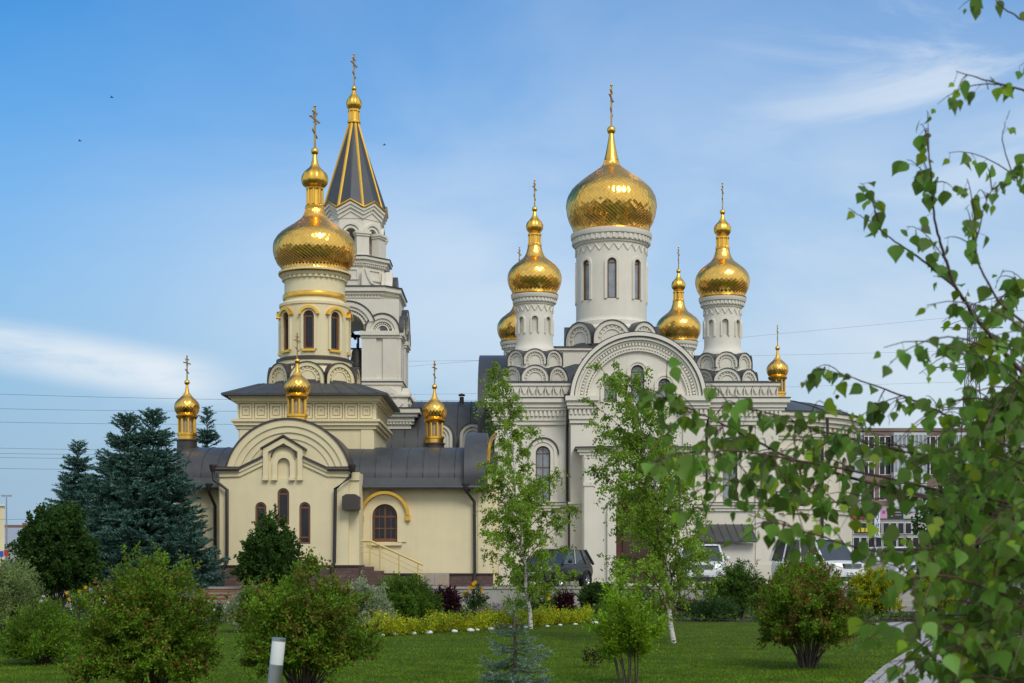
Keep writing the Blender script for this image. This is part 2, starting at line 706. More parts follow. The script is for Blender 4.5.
def cross_mesh(parent, cx, cy_, z0, z1, turn=R(62)):
    """eight-pointed cross with knobbed ends, standing nearly edge-on"""
    h = z1 - z0
    t = h * .020
    mb = MB()
    mb.M = Matrix.Translation((cx, cy_, z0)) @ Matrix.Rotation(turn, 4, 'Z')
    mb.box(-t, t, -t, t, 0, h)

    def bar(z, w, s=0.0):
        mb.add([(-w, -t * .8, z - t + w * s), (w, -t * .8, z - t - w * s), (w, t * .8, z - t - w * s), (-w, t * .8, z - t + w * s),
                (-w, -t * .8, z + t + w * s), (w, -t * .8, z + t - w * s), (w, t * .8, z + t - w * s), (-w, t * .8, z + t + w * s)],
               [(0, 3, 2, 1), (4, 5, 6, 7), (0, 1, 5, 4), (1, 2, 6, 5), (2, 3, 7, 6), (3, 0, 4, 7)])
    bar(h * .70, h * .27)
    bar(h * .86, h * .13)
    bar(h * .36, h * .15, .45)
    M0 = mb.M
    for (x, z, q) in ((-h * .27, h * .70, 1), (h * .27, h * .70, 1), (-h * .13, h * .86, .8), (h * .13, h * .86, .8), (0, h, 1.1)):
        r = h * .032 * q
        mb.M = M0 @ Matrix.Translation((x, 0, z))
        mb.lathe([(1e-7, -r), (r * .7, -r * .7), (r, 0), (r * .7, r * .7), (1e-7, r)], 0, 0, 8)
    mb.M = M0
    for a in (45, 135, 225, 315):             # rays in the crossing
        c_, s_ = math.cos(R(a)), math.sin(R(a))
        mb.tube([(0, 0, h * .70), (c_ * h * .15, 0, h * .70 + s_ * h * .15)], t * .6, 4)
    return mb.build('cross', 'old_gold', parent)


def gadroon(n, amp):
    return lambda a, z: amp * abs(math.cos(a * n / 2)) - amp


# ------------------------------------------------------------------ the ground
TZ = .75                                    # the parking terrace in front of the church
TY = 52.0


def sheet(name, pts, z, mat, kind='structure'):
    me = bpy.data.meshes.new(name)
    me.from_pydata([(x, y, z) for x, y in pts], [], [tuple(range(len(pts)))])
    o = link_mesh(name, me, mat)
    tag(o, kind=kind)
    return o


sheet('ground', [(-3000, -600), (3000, -600), (3000, 4000), (-3000, 4000)], -.03, 'earth')
sheet('lawn', [(-60, -30), (60, -30), (60, 42), (-60, 42)], 0.0, 'lawn')
sheet('lawn', [(13.0, 42), (60, 42), (60, TY), (13.0, TY)], 0.0, 'lawn')
mb = MB()
mb.box(-70, 90, TY + .3, 330, -.5, TZ)
tag(mb.build('parking_terrace', 'asphalt'), kind='structure')
mb = MB()
mb.box(-70, 13.2, TY, TY + .3, -.5, TZ + .05)
mb.box(18.5, 90, TY, TY + .3, -.5, TZ + .05)
mb.box(-70, 13.2, TY - .04, TY + .34, TZ + .053, TZ + .13)      # coping
mb.box(18.5, 90, TY - .04, TY + .34, TZ + .053, TZ + .13)
tag(mb.build('terrace_retaining_wall', 'concrete'), 'low grey concrete retaining wall along the edge of the parking terrace', 'wall')
sheet('planting_bed_soil', [(-60, 42), (13.0, 42), (13.0, TY), (-60, TY)], .004, 'soil')
sheet('footpath', [(-60, 43.6), (12.6, 43.6), (12.6, 45.4), (-60, 45.4)], .008, 'paving')


def gp(px, py):
    d = gd(py)
    return (X(px, d), d)


L_ = [(845, 720), (864, 683), (884, 666), (905, 653), (921, 646), (916, 640), (903, 633), (890, 628), (873, 624)]
R_ = [(905, 622), (960, 627), (1010, 633), (1060, 641), (1100, 655), (1120, 680), (1130, 720)]
sheet('garden_path', [gp(*p) for p in L_ + R_], .012, 'path')

# steps up to the terrace on the right
mb = MB()
for i in range(5):
    mb.box(11.2, 14.4, 47.0 + .9 * i, 52.25, .15 * i, .15 * (i + 1) - .002 * (i == 4))
tag(mb.build('garden_steps', 'concrete'), 'low concrete steps climbing from the winding path to the car park', 'steps')
mb = MB()
mb.box(10.9, 11.18, 46.6, 51.9, -.1, .8)
mb.box(10.86, 11.22, 46.56, 51.92, .803, .87)
tag(mb.build('step_side_wall', 'concrete'), 'short concrete cheek wall flanking the garden steps', 'wall')


# ------------------------------------------------------------------ towers with onion domes
def kokoshnik(mw, mr, Rr, r, zb, stilt, n, c, off=0.0, deep=.9, dent=True):
    """ring of n semicircular gables of radius r standing at distance Rr round c"""
    for k in range(n):
        a = off + 2 * PI * k / n
        m = rot_at(c[0], c[1], a) @ Matrix.Translation((0, -Rr, 0))
        mw.M = mr.M = m
        mw.prism([(-r, zb - .3)] + arch_pts(0, zb, 2 * r, r + stilt, 12)[1:-1] + [(r, zb - .3)], .10, deep)
        mw.strip(arch_pts(0, zb, 2 * r, r + stilt, 14), arch_pts(0, zb, 1.56 * r, .78 * r + stilt, 14), 0, .101)
        mw.strip(arch_pts(0, zb, 1.18 * r, .59 * r + stilt, 12), arch_pts(0, zb, 1.02 * r, .51 * r + stilt, 12), .05, .102)
        if dent:
            for i in range(9):
                t = PI * (i + .5) / 9
                x, z = .69 * r * math.cos(t), zb + stilt + .69 * r * math.sin(t)
                q = r * .05
                mw.box(x - q, x + q, .045, .103, z - q, z + q)
        mr.strip(arch_pts(0, zb, 2.09 * r, 1.045 * r + stilt, 14), arch_pts(0, zb, 2.0 * r, r + stilt, 14), -.05, deep + .2)
    mw.M = mr.M = None


def zigzag(mb, c, Rr, z0, z1, n, t):
    for i in range(2 * n):
        a, b = PI * i / n, PI * (i + 1) / n
        za, zb = (z0, z1) if i % 2 == 0 else (z1, z0)
        mb.tube([(c[0] + Rr * math.cos(a), c[1] + Rr * math.sin(a), za), (c[0] + Rr * math.cos(b), c[1] + Rr * math.sin(b), zb)], t, 4)


def ring_boxes(mb, c, Rr, z0, z1, n, w, out):
    for i in range(n):
        mb.M = rot_at(c[0], c[1], 2 * PI * i / n)
        mb.box(-w / 2, w / 2, -Rr - out, -Rr + .05, z0, z1)
    mb.M = None


def turret(parent, px, cy_, k, sp, name='turret'):
    """drum, gables, dome, finial and cross from rows and half-widths measured at the scale k (metres per pixel)"""
    c = (X(px, cy_), cy_)
    z0_ = lambda p: EYE + (HY - p) * k
    z = lambda p, w=None: EYE + (HY - p) * (cy_ - .85 * (sp['win'][3] if w is None else w) * k) / F   # rows read on the near side of the drum
    mb = MB()
    mb.lathe([(1e-7, z(sp['drum'][0][1]))] + [(w * k, z(y, w)) for w, y in sp['drum']] + [(1e-7, z(sp['drum'][-1][1], sp['drum'][-1][0]))], *c, 64)
    cut = MB()
    n, off = sp['win_n'], sp.get('win_off', 0)
    w, yb, yt, Rw = [sp['win'][i] for i in range(4)]
    for i in range(n):
        cut.M = rot_at(*c, off + 2 * PI * i / n)
        cut.prism(arch_pts(0, z(yb), w * k, (yb - yt) * k), -Rw * k - .6, -Rw * k + sp['win'][4])
    drum = mb.build(name, sp['mat'], parent, smooth=35, cut=cut)
    org = drum
    # mouldings
    tr = MB()
    for i in range(n):
        tr.M = rot_at(*c, off + 2 * PI * i / n)
        if sp.get('hood', True):
            surround(tr, 0, z(yb), w * k, (yb - yt) * k, sp['sur'] * k, -Rw * k - .05, -Rw * k + .18)
    tr.M = None
    if 'dent' in sp:
        Rd, y0, y1, nd = sp['dent']
        ring_boxes(tr, c, Rd * k, z(y0, Rd), z(y1, Rd), nd, 2 * PI * Rd * k / nd * .5, .06)
    if 'zig' in sp:
        Rd, y0, y1, nd = sp['zig']
        zigzag(tr, c, Rd * k, z(y0, Rd), z(y1, Rd), nd, sp['zt'] * k)
    tr.build('moulding', sp['mat'], drum)
    if sp.get('glaze'):
        for i in range(n):
            wb = MB()
            wb.M = rot_at(*c, off + 2 * PI * i / n)
            arch_window(wb, 0, z(yb), w * k, (yb - yt) * k, -Rw * k + sp['win'][4] - .14, fr=sp.get('fr', .09), mid=sp.get('mid', 0))
            wb.build('window', ['wood', sp.get('pane', 'glass_pale')], drum)
    if sp.get('gild'):
        g1 = MB()
        for i in range(n):
            g1.M = rot_at(*c, off + 2 * PI * i / n)
            r = w * k / 2 + sp['sur'] * k
            zc = z(yt) - w * k / 2
            g1.arc(0, zc, r + .01, r + .13, -Rw * k - .14, -Rw * k + .2, .25, PI - .25, 16)
            g1.box(-w * k * .62, w * k * .62, -Rw * k - .10, -Rw * k + .15, z(yb) - .10, z(yb) - .002)
        g1.M = None
        g1.lathe([((w_) * k, z(y, w_)) for w_, y in sp['gild']], *c, 64)
        g1.build('gilded_trim', 'gold_trim', drum, smooth=40)
    mw, mr = MB(), MB()
    for (Rr, r, yb2, st, nk, of) in sp['kok']:
        kokoshnik(mw, mr, Rr * k, r * k, z(yb2, Rr), st * k, nk, c, of)
    for pr in sp.get('base', []):
        mw.lathe([(1e-7, z(pr[0][1], pr[0][0]))] + [(w_ * k, z(y, w_)) for w_, y in pr] + [(1e-7, z(pr[-1][1], pr[-1][0]))], *c, 48)
    for pr in sp.get('skirt', []):
        mr.lathe([(w_ * k, z(y, w_)) for w_, y in pr], *c, 48)
    if mw.v:
        mw.build('gable_ring', sp['mat'], drum, smooth=35)
        mr.build('gable_roofing', sp.get('roofmat', 'roof'), drum, smooth=35)
    dm = MB()
    onion(dm, [(sp['rim'][0][0] * k * .97, z(*sp['rim'][0][::-1]))] + [(w_ * k, z0_(y)) for w_, y in sp['dome']], *c, rows=sp.get('rows', 22), n=sp.get('seg', 28), one_way=sp.get('spiral', False))
    dm.build('dome', ['gold', 'old_gold'], drum)
    fn = MB()
    fn.lathe([(w_ * k, z(y, w_)) for w_, y in sp['rim']], *c, 48)
    for pr in sp['finial']:
        fn.lathe([(w_ * k, z0_(y)) for w_, y in pr], *c, 24)
    if 'bulb' in sp:
        fn.lathe([(max(1e-7, r), zz) for r, zz in smooth_profile([(w_ * k, z0_(y)) for w_, y in sp['bulb']], 14)], *c, 40, gadroon(10, .09))
        for i in range(8):
            a = 2 * PI * i / 8
            rr, y0, y1 = sp['cols']
            fn.tube([(c[0] + rr * k * math.cos(a), c[1] + rr * k * math.sin(a), z0_(y0)), (c[0] + rr * k * math.cos(a), c[1] + rr * k * math.sin(a), z0_(y1))], rr * k * .16, 5)
    fn.build('finial', 'gold_trim', drum, smooth=40)
    cross_mesh(drum, *c, z0_(sp['cross'][0]), z0_(sp['cross'][1]), sp.get('turn', R(76)))
    return drum


def ball(yc, r, n=6):
    return [(max(1e-5, r * math.sin(PI * i / n)), yc + r * math.cos(PI * i / n)) for i in range(n + 1)]


# ------------------------------------------------------------------ the white church
church = thing('church', 'big white church with five gold onion domes and a round arched gable', 'church', (5.5, 63, TZ))
k64 = 64 / F
z64 = lambda p: Z(p, 64)
BX0, BX1, BY0, BY1 = -.72, 11.92, 64.0, 82.0
BC = 5.6
WX = [X(543, 64), 2 * BC - X(543, 64)]
cut = MB()
for wx in WX:
    cut.prism(arch_pts(wx, z64(502), .66, z64(446) - z64(502)), 63, 64.28)
mb = MB()
mb.box(BX0, BX1, BY0, BY1, TZ - .2, z64(398))
mb.build('main_wall', 'white', church, cut=cut)
# side bay mouldings, parapet, cornices
mb = MB()


def hline(mb, x0, x1, y, z0, z1, out):
    mb.box(x0, x1, y - out, y + .05, z0, z1)


def dentrow(mb, x0, x1, y, z0, z1, step, w, out):
    n = max(1, int((x1 - x0) / step))
    for i in range(n):
        x = x0 + (x1 - x0) * (i + .5) / n
        mb.box(x - w / 2, x + w / 2, y - out, y + .04, z0, z1)


steps = [(425, 421, .10), (421, 417, .18), (411, 408, .30), (408, 403.5, .38), (403.5, 399, .50)]
for (pa, pb, out) in steps:
    mb.box(BX0 - out, BX1 + out, BY0 - out, BY1 + out, z64(pa) + .001, z64(pb))
mb.box(BX0 - .2, BX1 + .2, BY0 - .2, BY1 + .2, z64(417), z64(411))
dentrow(mb, BX0 - .2, BX1 + .2, BY0 - .2, z64(416.6), z64(411.6), .19, .10, .09)
for (pa, pb, out) in [(511, 508, .10), (508, 505, .17), (505, 503, .25)]:
    mb.box(BX0 - out, BX1 + out, BY0 - out, BY1 + out, z64(pa), z64(pb))
mb.box(BX0 - .12, BX1 + .12, BY0 - .12, BY1 + .12, TZ, TZ + .95)
# parapet
mb.box(BX0 + .02, BX1 - .02, BY0 + .02, BY1 - .02, z64(399), z64(384.5))
mb.box(BX0 - .10, BX1 + .10, BY0 - .10, BY1 + .10, z64(398.99), z64(396))
mb.box(BX0 - .14, BX1 + .14, BY0 - .14, BY1 + .14, z64(386), z64(383))
for (xa, xb) in ((BX0, BC - 3.0), (BC + 3.0, BX1)):
    n = 9
    for i in range(n):
        x = xa + (xb - xa) * (i + .5) / n
        w = (xb - xa) / n
        mb.prism([(x - w * .5, z64(386.2)), (x + w * .5, z64(386.2)), (x + w * .42, z64(388)), (x + w * .1, z64(394)), (x - w * .1, z64(394)), (x - w * .42, z64(388))], BY0 - .08, BY0 + .1)
        mb.box(x + w * .44, x + w * .56, BY0 - .11, BY0 + .1, z64(395.9), z64(388))
for (x0, x1) in ((BX0, BX0 + .9), (BX1 - .9, BX1)):                # corner pilasters
    mb.box(x0 - .06, x1 + .06, BY0 - .07, BY0 + .1, TZ, z64(425))
for wx in WX:
    h = z64(446) - z64(502)
    surround(mb, wx, z64(502), .66, h, .17, BY0 - .06, BY0 + .1)
    surround(mb, wx, z64(502), 1.0, h + .17, .15, BY0 - .11, BY0 + .1)
    mb.box(wx - .72, wx + .72, BY0 - .16, BY0 + .1, z64(503), z64(501))
mb.build('cornice', 'white', church)
mb = MB()                                                          # thin dark cappings
mb.box(BX0 - .54, BX1 + .54, BY0 - .54, BY1 + .54, z64(398.99), z64(398.2))
mb.box(BX0 - .18, BX1 + .18, BY0 - .18, BY1 + .18, z64(382.99), z64(382))
mb.box(BX0 - .28, BX1 + .28, BY0 - .28, BY1 + .28, z64(502.99), z64(502.4))
for wx in WX:
    zc = z64(446) - .33
    mb.arc(wx, zc, .66, .72, BY0 - .17, BY0 + .05, -.05, PI + .05, 20)
mb.build('metal_capping', 'roof', church)
for wx in WX:
    wb = MB()
    arch_window(wb, wx, z64(502), .66, z64(446) - z64(502), 64.14, fr=.05)
    wb.mat = 0
    for q in (.3, .62):
        zq = z64(502) + q * (z64(446) - z64(502))
        wb.box(wx - .29, wx + .29, 64.155, 64.19, zq - .02, zq + .02)
    wb.build('window', ['wood', 'glass_pale'], church)

# central bay under its big round gable
CY = 63.3
kc = CY / F
zc_ = lambda p: Z(p, CY)
RZ = 67.5 * kc
zA = zc_(401)
out_pts = [(BC - RZ, TZ - .1)] + [(BC - RZ * math.cos(PI * i / 48), zA + RZ * math.sin(PI * i / 48)) for i in range(49)] + [(BC + RZ, TZ - .1)]
mb = MB()
mb.prism(out_pts, CY, 65.0)
cut = MB()
TW = [(X(610.5, CY), zc_(402), .56, 23.5 * kc), (X(637.5, CY), zc_(402), .60, 37 * kc), (X(664.5, CY), zc_(402), .56, 23.5 * kc)]
for (x, z0, w, h) in TW:
    cut.prism(arch_pts(x, z0, w, h), 62, CY + .24)
cut.prism(arch_pts(BC, TZ, 2.2, zc_(489) - TZ), 61, 64.6)
mb.build('gable_wall', 'white', church, cut=cut, smooth=30)
mb = MB()
mb.arc(BC, zA, RZ * .955, RZ + .02, CY - .30, CY + .05, n=56)
mb.arc(BC, zA, RZ * .90, RZ * .955, CY - .20, CY + .05, n=56)
mb.arc(BC, zA, RZ * .865, RZ * .895, CY - .10, CY + .05, n=56)
mb.arc(BC, zA, RZ * .775, RZ * .80, CY - .10, CY + .05, n=56)
mb.arc(BC, zA, RZ * .735, RZ * .755, CY - .14, CY + .05, n=56)
for i in range(56):
    t = PI * (i + .5) / 56
    for rr, q in ((.84, .055), (.767, .03)):
        x, z = BC + RZ * rr * math.cos(t), zA + RZ * rr * math.sin(t)
        m0 = Matrix.Translation((x, 0, z)) @ Matrix.Rotation(-t, 4, 'Y')
        mb.M = m0
        mb.box(-q, q, CY - .10, CY + .03, -q * .8, q * .8)
mb.M = None
for (x, z0, w, h) in TW:
    surround(mb, x, z0, w, h, .10, CY - .07, CY + .1)
    surround(mb, x, z0, w + .2, h + .1, .07, CY - .11, CY + .1)
for s in (-1, 1):                                                  # piers of the bay with the cornice returning on them
    xa, xb = sorted((BC + s * (RZ - .02), BC + s * (RZ - 1.0)))
    mb.box(xa, xb, CY - .10, CY + .1, TZ, zc_(425))
    for (pa, pb, o_) in steps:
        mb.box(xa - o_ * .5, xb + o_ * .5, CY - .08 - o_, CY + .1, z64(pa) + .002, z64(pb) + .002)
    mb.box(xa - .09, xb + .09, CY - .24, CY + .1, z64(417), z64(411))
    dentrow(mb, xa - .08, xb + .08, CY - .24, z64(416.4), z64(411.6), .19, .10, .09)
    for (pa, pb, o_) in [(511, 508, .10), (508, 505, .17), (505, 503, .25)]:
        mb.box(xa - o_ * .5, xb + o_ * .5, CY - .1 - o_, CY + .1, z64(pa) + .003, z64(pb) + .003)
mb.build('gable_moulding', 'white', church)
for (x, z0, w, h) in TW:
    wb = MB()
    arch_window(wb, x, z0, w, h, CY + .10, fr=.05, mid=0)
    wb.box(x - w / 2, x + w / 2, CY + .12, CY + .16, z0 + h * .52, z0 + h * .57)
    wb.build('window', ['wood', 'glass_pale'], church)
# barrel roof behind the gable and flat roofs
mb = MB()
mb.arc(BC, zA, RZ * .94, RZ + .07, CY - .26, 70.5, -.02, PI + .02, 48)
mb.box(BX0 + .3, BX1 - .3, BY0 + .3, BY1 - .3, z64(384.4), z64(380))
for i in range(12):
    t = PI * (i + .5) / 12
    mb.M = Matrix.Translation((BC + (RZ + .07) * math.cos(t), 0, zA + (RZ + .07) * math.sin(t))) @ Matrix.Rotation(-t, 4, 'Y')
    mb.box(-.02, .035, CY, 70.4, -.015, .015)
mb.M = None
# hipped pieces towards the drum
for (x0, x1) in ((BX0 + .5, BC - 1.9), (BC + 1.9, BX1 - .5)):
    mb.prism_z([(x0, 66), (x1, 66), (x1, 80), (x0, 80)], z64(380), z64(350), [(max(x0, 3.0), 68.5), (min(x1, 8.0), 68.5), (min(x1, 8.0), 77.5), (max(x0, 3.0), 77.5)])
mb.build('roof', 'roof', church, smooth=30)
mb = MB()                                                          # pedestal of the great drum
mb.box(2.1, 8.3, 69.8, 76.2, 9.0, Z(351, 70))
mb.box(2.0, 8.4, 69.7, 76.3, Z(351, 70), Z(348.5, 70))
mb.build('drum_pedestal', 'white', church)
mb = MB()
mb.box(1.95, 8.45, 69.65, 76.35, Z(348.4, 70), Z(347.2, 70))
mb.build('pedestal_capping', 'roof', church)
# roof of the west arm, seen edge-on at the left
mb = MB()
A = [73 - 6.4 * math.cos(PI * i / 32) for i in range(33)]
pts = [(66.6, 6.8)] + [(73 - 6.4 * math.cos(PI * i / 32), 8.6 + 3.7 * math.sin(PI * i / 32)) for i in range(33)] + [(79.4, 6.8)]
mb.prism_x(pts, -1.62, .3)
mb.build('west_arm_roof', 'roof', church, smooth=30)
# portal
mb = MB()
PY = 61.9
zp = lambda p: Z(p, PY)
px0, px1 = X(583, PY), X(697, PY)
pc = (px0 + px1) / 2
mb.prism([(px0, TZ), (px1, TZ), (px1, zp(452)), (pc + .7, zp(446)), (pc, zp(432)), (pc - .7, zp(446)), (px0, zp(452))], PY, CY + .1)
cut = MB()
cut.prism(arch_pts(pc, TZ + .1, 2.1, zp(488) - TZ - .1), 61, 63.2)
mb.build('portal', 'white', church, cut=cut)
mb = MB()
for (p0, p1, o_) in ((455, 452, .06), (452, 449, .14), (449, 447, .22)):
    for (xa, xb) in ((px0 - .1, pc - .75), (pc + .75, px1 + .1)):
        mb.box(xa - o_, xb + (o_ if xb > pc else 0), PY - o_, PY + .06, zp(p0), zp(p1))
dentrow(mb, px0, pc - .75, PY, zp(458), zp(455.4), .17, .09, .07)
dentrow(mb, pc + .75, px1, PY, zp(458), zp(455.4), .17, .09, .07)
surround(mb, pc, TZ + .1, 2.1, zp(488) - TZ - .1, .22, PY - .12, PY + .1)
surround(mb, pc, TZ + .1, 2.54, zp(488) - TZ + .12, .16, PY - .2, PY + .1)
mb.strip([(pc - .75, zp(447)), (pc, zp(431.5)), (pc + .75, zp(447))], [(pc - .62, zp(449.5)), (pc, zp(436)), (pc + .62, zp(449.5))], PY - .14, PY + .1)
for x in (px0 + .25, px1 - .25):
    mb.box(x - .2, x + .2, PY - .1, PY + .1, TZ, zp(459))
    mb.box(x - .25, x + .25, PY - .15, PY + .1, zp(486), zp(482))
mb.build('portal_moulding', 'white', church)
mb = MB()
mb.strip([(px0 - .35, zp(447)), (pc - .8, zp(446)), (pc, zp(430)), (pc + .8, zp(446)), (px1 + .35, zp(447))],
         [(px0 - .35, zp(448.2)), (pc - .8, zp(447.4)), (pc, zp(431.6)), (pc + .8, zp(447.4)), (px1 + .35, zp(448.2))], PY - .28, CY)
mb.build('portal_roof', 'roof', church)
mb = MB()
mb.prism(arch_pts(pc, TZ + .1, 2.08, zp(488) - TZ - .1), 63.05, 63.15)
mb.build('portal_niche', pm('red_mosaic', (.15, .030, .018), .5, var=.5, scale=7, col2=(.03, .02, .02)), church)
mb = MB()
mb.box(pc - .66, pc + .66, 62.96, 63.04, TZ + .1, TZ + 2.5)
mb.box(pc - .02, pc + .02, 62.93, 63.0, TZ + .1, TZ + 2.5)
for x in (-.34, .34):
    mb.box(pc + x - .22, pc + x + .22, 62.94, 63.0, TZ + .4, TZ + 1.1)
    mb.box(pc + x - .22, pc + x + .22, 62.94, 63.0, TZ + 1.3, TZ + 2.2)
mb.build('door', pm('dark_door_wood', (.06, .030, .018), .5, var=.2, scale=6), church)
# downpipes
for x, s in ((BC - RZ - .12, 1), (BC + RZ + .12, -1)):
    mb = MB()
    mb.tube([(x, BY0 - .55, z64(397)), (x, BY0 - .60, z64(424)), (x, BY0 - .2, z64(430)), (x, BY0 - .2, z64(500)), (x + .06 * s, BY0 - .42, z64(506)), (x + .06 * s, BY0 - .42, z64(514)), (x + .1 * s, BY0 - .22, z64(520)), (x + .1 * s, BY0 - .22, TZ + .2)], .065, 8)
    mb.box(x - .16, x + .16, BY0 - .72, BY0 - .45, z64(402), z64(396))
    mb.build('downpipe', 'pipe', church, smooth=40)
# lean-to roof over the basement entry
mb = MB()
x0, x1 = X(700, 62), X(757, 62)
mb.add([(x0, 61.9, Z(541, 62)), (x1, 61.9, Z(541, 62)), (x1, 64.0, Z(524, 63.5)), (x0, 64.0, Z(524, 63.5)),
        (x0, 61.9, Z(542.6, 62)), (x1, 61.9, Z(542.6, 62)), (x1, 64.0, Z(527, 63.5)), (x0, 64.0, Z(527, 63.5))],
       [(0, 1, 2, 3), (4, 7, 6, 5), (0, 4, 5, 1), (1, 5, 6, 2), (2, 6, 7, 3), (3, 7, 4, 0)])
n = 7
for i in range(n + 1):
    x = x0 + (x1 - x0) * i / n
    mb.tube([(x, 61.92, Z(541, 62) + .02), (x, 63.98, Z(524, 63.5) + .02)], .025, 4)
mb.build('canopy', 'roof', church)
mb = MB()
mb.box(x0 + .1, x1 - .1, 62.3, 64, TZ, Z(543, 62))
mb.build('basement_entry', 'white', church)
# altar apse on the right
AX, AY, AR = 12.0, 73.0, 5.25
za = lambda p: Z(p, 69.0)
mb = MB()
half = [(AX - .5, AY - AR)] + [(AX + AR * math.sin(PI * i / 40), AY - AR * math.cos(PI * i / 40)) for i in range(41)] + [(AX - .5, AY + AR)]
cut = MB()
for a, w, zb, zt in ((18, 1.2, 515, 490), (54, .62, 508, 456)):
    cut.M = rot_at(AX, AY, R(a))
    cut.prism(arch_pts(0, za(zb), w, za(zt) - za(zb)), -AR - .5, -AR + .28)
mb.prism_z(half, TZ - .1, za(415))
mb.build('apse_wall', 'stone', church, cut=cut, smooth=30)


def halfring(mb, r0, r1, z0, z1, n=40):
    po = [(AX + r1 * math.sin(PI * i / n), AY - r1 * math.cos(PI * i / n)) for i in range(n + 1)]
    pi_ = [(AX + r0 * math.sin(PI * i / n), AY - r0 * math.cos(PI * i / n)) for i in range(n + 1)]
    m0 = len(po)
    vs = [(*p, z0) for p in po] + [(*p, z0) for p in pi_] + [(*p, z1) for p in po] + [(*p, z1) for p in pi_]
    fs = []
    for i in range(n):
        fs += [(i, i + 1, 2 * m0 + i + 1, 2 * m0 + i), (m0 + i, 3 * m0 + i, 3 * m0 + i + 1, m0 + i + 1), (i, m0 + i, m0 + i + 1, i + 1), (2 * m0 + i, 2 * m0 + i + 1, 3 * m0 + i + 1, 3 * m0 + i)]
    mb.add(vs, fs)


mb = MB()
for pa, pb, o_ in ((441, 438, .08), (438, 434, .16), (428, 424, .26), (424, 419, .40), (419, 415, .55), (514, 510, .10), (510, 507, .2)):
    halfring(mb, AR - .05, AR + o_, za(pa), za(pb) - .002)
for i in range(44):
    mb.M = rot_at(AX, AY, PI * (i + .5) / 44)
    mb.box(-.08, .08, -AR - .17, -AR + .05, za(433.5), za(428.4))
for a in (4, 36, 72, 100):
    mb.M = rot_at(AX, AY, R(a))
    mb.box(-.22, .22, -AR - .07, -AR + .1, TZ, za(441))
mb.M = rot_at(AX, AY, R(18))
surround(mb, 0, za(515), 1.2, za(490) - za(515), .16, -AR - .1, -AR + .1)
mb.box(-.75, .75, -AR - .05, -AR + .1, za(462), za(452))
mb.box(-.85, .85, -AR - .12, -AR + .1, za(452), za(450))
mb.M = rot_at(AX, AY, R(54))
surround(mb, 0, za(508), .62, za(456) - za(508), .14, -AR - .1, -AR + .1)
mb.M = None
mb.build('apse_cornice', 'stone', church)
mb = MB()
prof = [(AR + .62, za(415)), (AR + .62, za(413.6)), (AR + .2, za(412)), (AR * .86, za(405)), (AR * .66, za(399)), (AR * .4, za(394.5)), (AR * .15, za(392.5)), (1e-7, za(392))]
mb.lathe(prof, AX, AY, 56)
for i in range(16):
    a = 2 * PI * (i + .5) / 16
    mb.tube([(AX + r * math.cos(a), AY + r * math.sin(a), z + .02) for r, z in prof[2:-1]], .03, 4)
mb.build('apse_roof', 'roof', church, smooth=30)
for a, w, zb, zt, mm in ((18, 1.2, 515, 490, 1), (54, .62, 508, 456, 0)):
    wb = MB()
    wb.M = rot_at(AX, AY, R(a))
    arch_window(wb, 0, za(zb), w, za(zt) - za(zb), -AR + .12, fr=.06, mid=mm)
    wb.build('window', ['wood', 'glass'], church)
mb = MB()
mb.M = rot_at(AX, AY, R(33))
mb.tube([(0, -AR - .5, za(420)), (0, -AR - .5, za(441)), (0, -AR - .16, za(446)), (0, -AR - .16, TZ + .2)], .065, 8)
mb.build('downpipe', 'pipe', church, smooth=40)

corner_spec = dict(
    mat='white', rows=34, seg=36, spiral=True,
    drum=[(22, 356), (22, 350), (20, 347), (18.6, 344), (18.2, 340), (18.2, 304), (19.2, 303.4), (19.6, 301.5), (21, 301), (21, 297), (22.6, 296.6), (23.6, 294), (23.6, 292), (19, 291)],
    win=(6.2, 333, 316.5, 18.2, .10), win_n=8, win_off=R(0), sur=1.4,
    dent=(20.6, 300.6, 297.4, 36), zig=(18.6, 304.8, 310.4, 18), zt=.75,
    kok=[(27.2, 11.2, 364.5, 3.6, 8, R(0)), (32.6, 13.3, 383, 3.6, 8, R(0))],
    base=[[(21.5, 372), (22, 351.8), (19, 348)], [(27.5, 387), (28, 369.5), (23, 362)]],
    skirt=[[(22.6, 351.6), (20.6, 349.8)], [(28.6, 369.4), (26.6, 367.6)], [(36, 390), (29, 383)]],
    dome=[(22.5, 292.5), (25.4, 287), (27.0, 280), (26.2, 273.5), (22.5, 267.5), (16.5, 262.3), (11.2, 258), (8.3, 253), (6.9, 247.5), (6.2, 245)],
    rim=[(23.4, 293), (24, 291.8), (23, 290.6)],
    finial=[[(7.0, 246.5), (7.2, 244.5), (5.6, 243.5), (5.4, 236.5), (6.8, 235.8), (6.8, 234), (5.2, 233)], [(3.2, 219), (2.2, 215), (1.2, 211.5), (1.0, 209)], ball(209.3, 2.8)],
    bulb=[(5.4, 233), (8.0, 230), (8.7, 226.5), (7.6, 222.6), (4.8, 219.4), (3.0, 217), (2.0, 214.5)], cols=(5.6, 244, 235), cross=(207, 180))
t1 = turret(church, 534.6, 66.0, 66 / F, corner_spec)
dX = X(722.5, 66) - X(534.6, 66)
t2 = copy_tree(t1, church, (dX, 0, -3 * 66 / F))
rs = Vector((X(519.5, 80) - X(534.6, 66), 14, 0))
t3 = copy_tree(t1, church, rs)
t4 = copy_tree(t1, church, (X(678.5, 80) - X(534.6, 66), 14, 0))

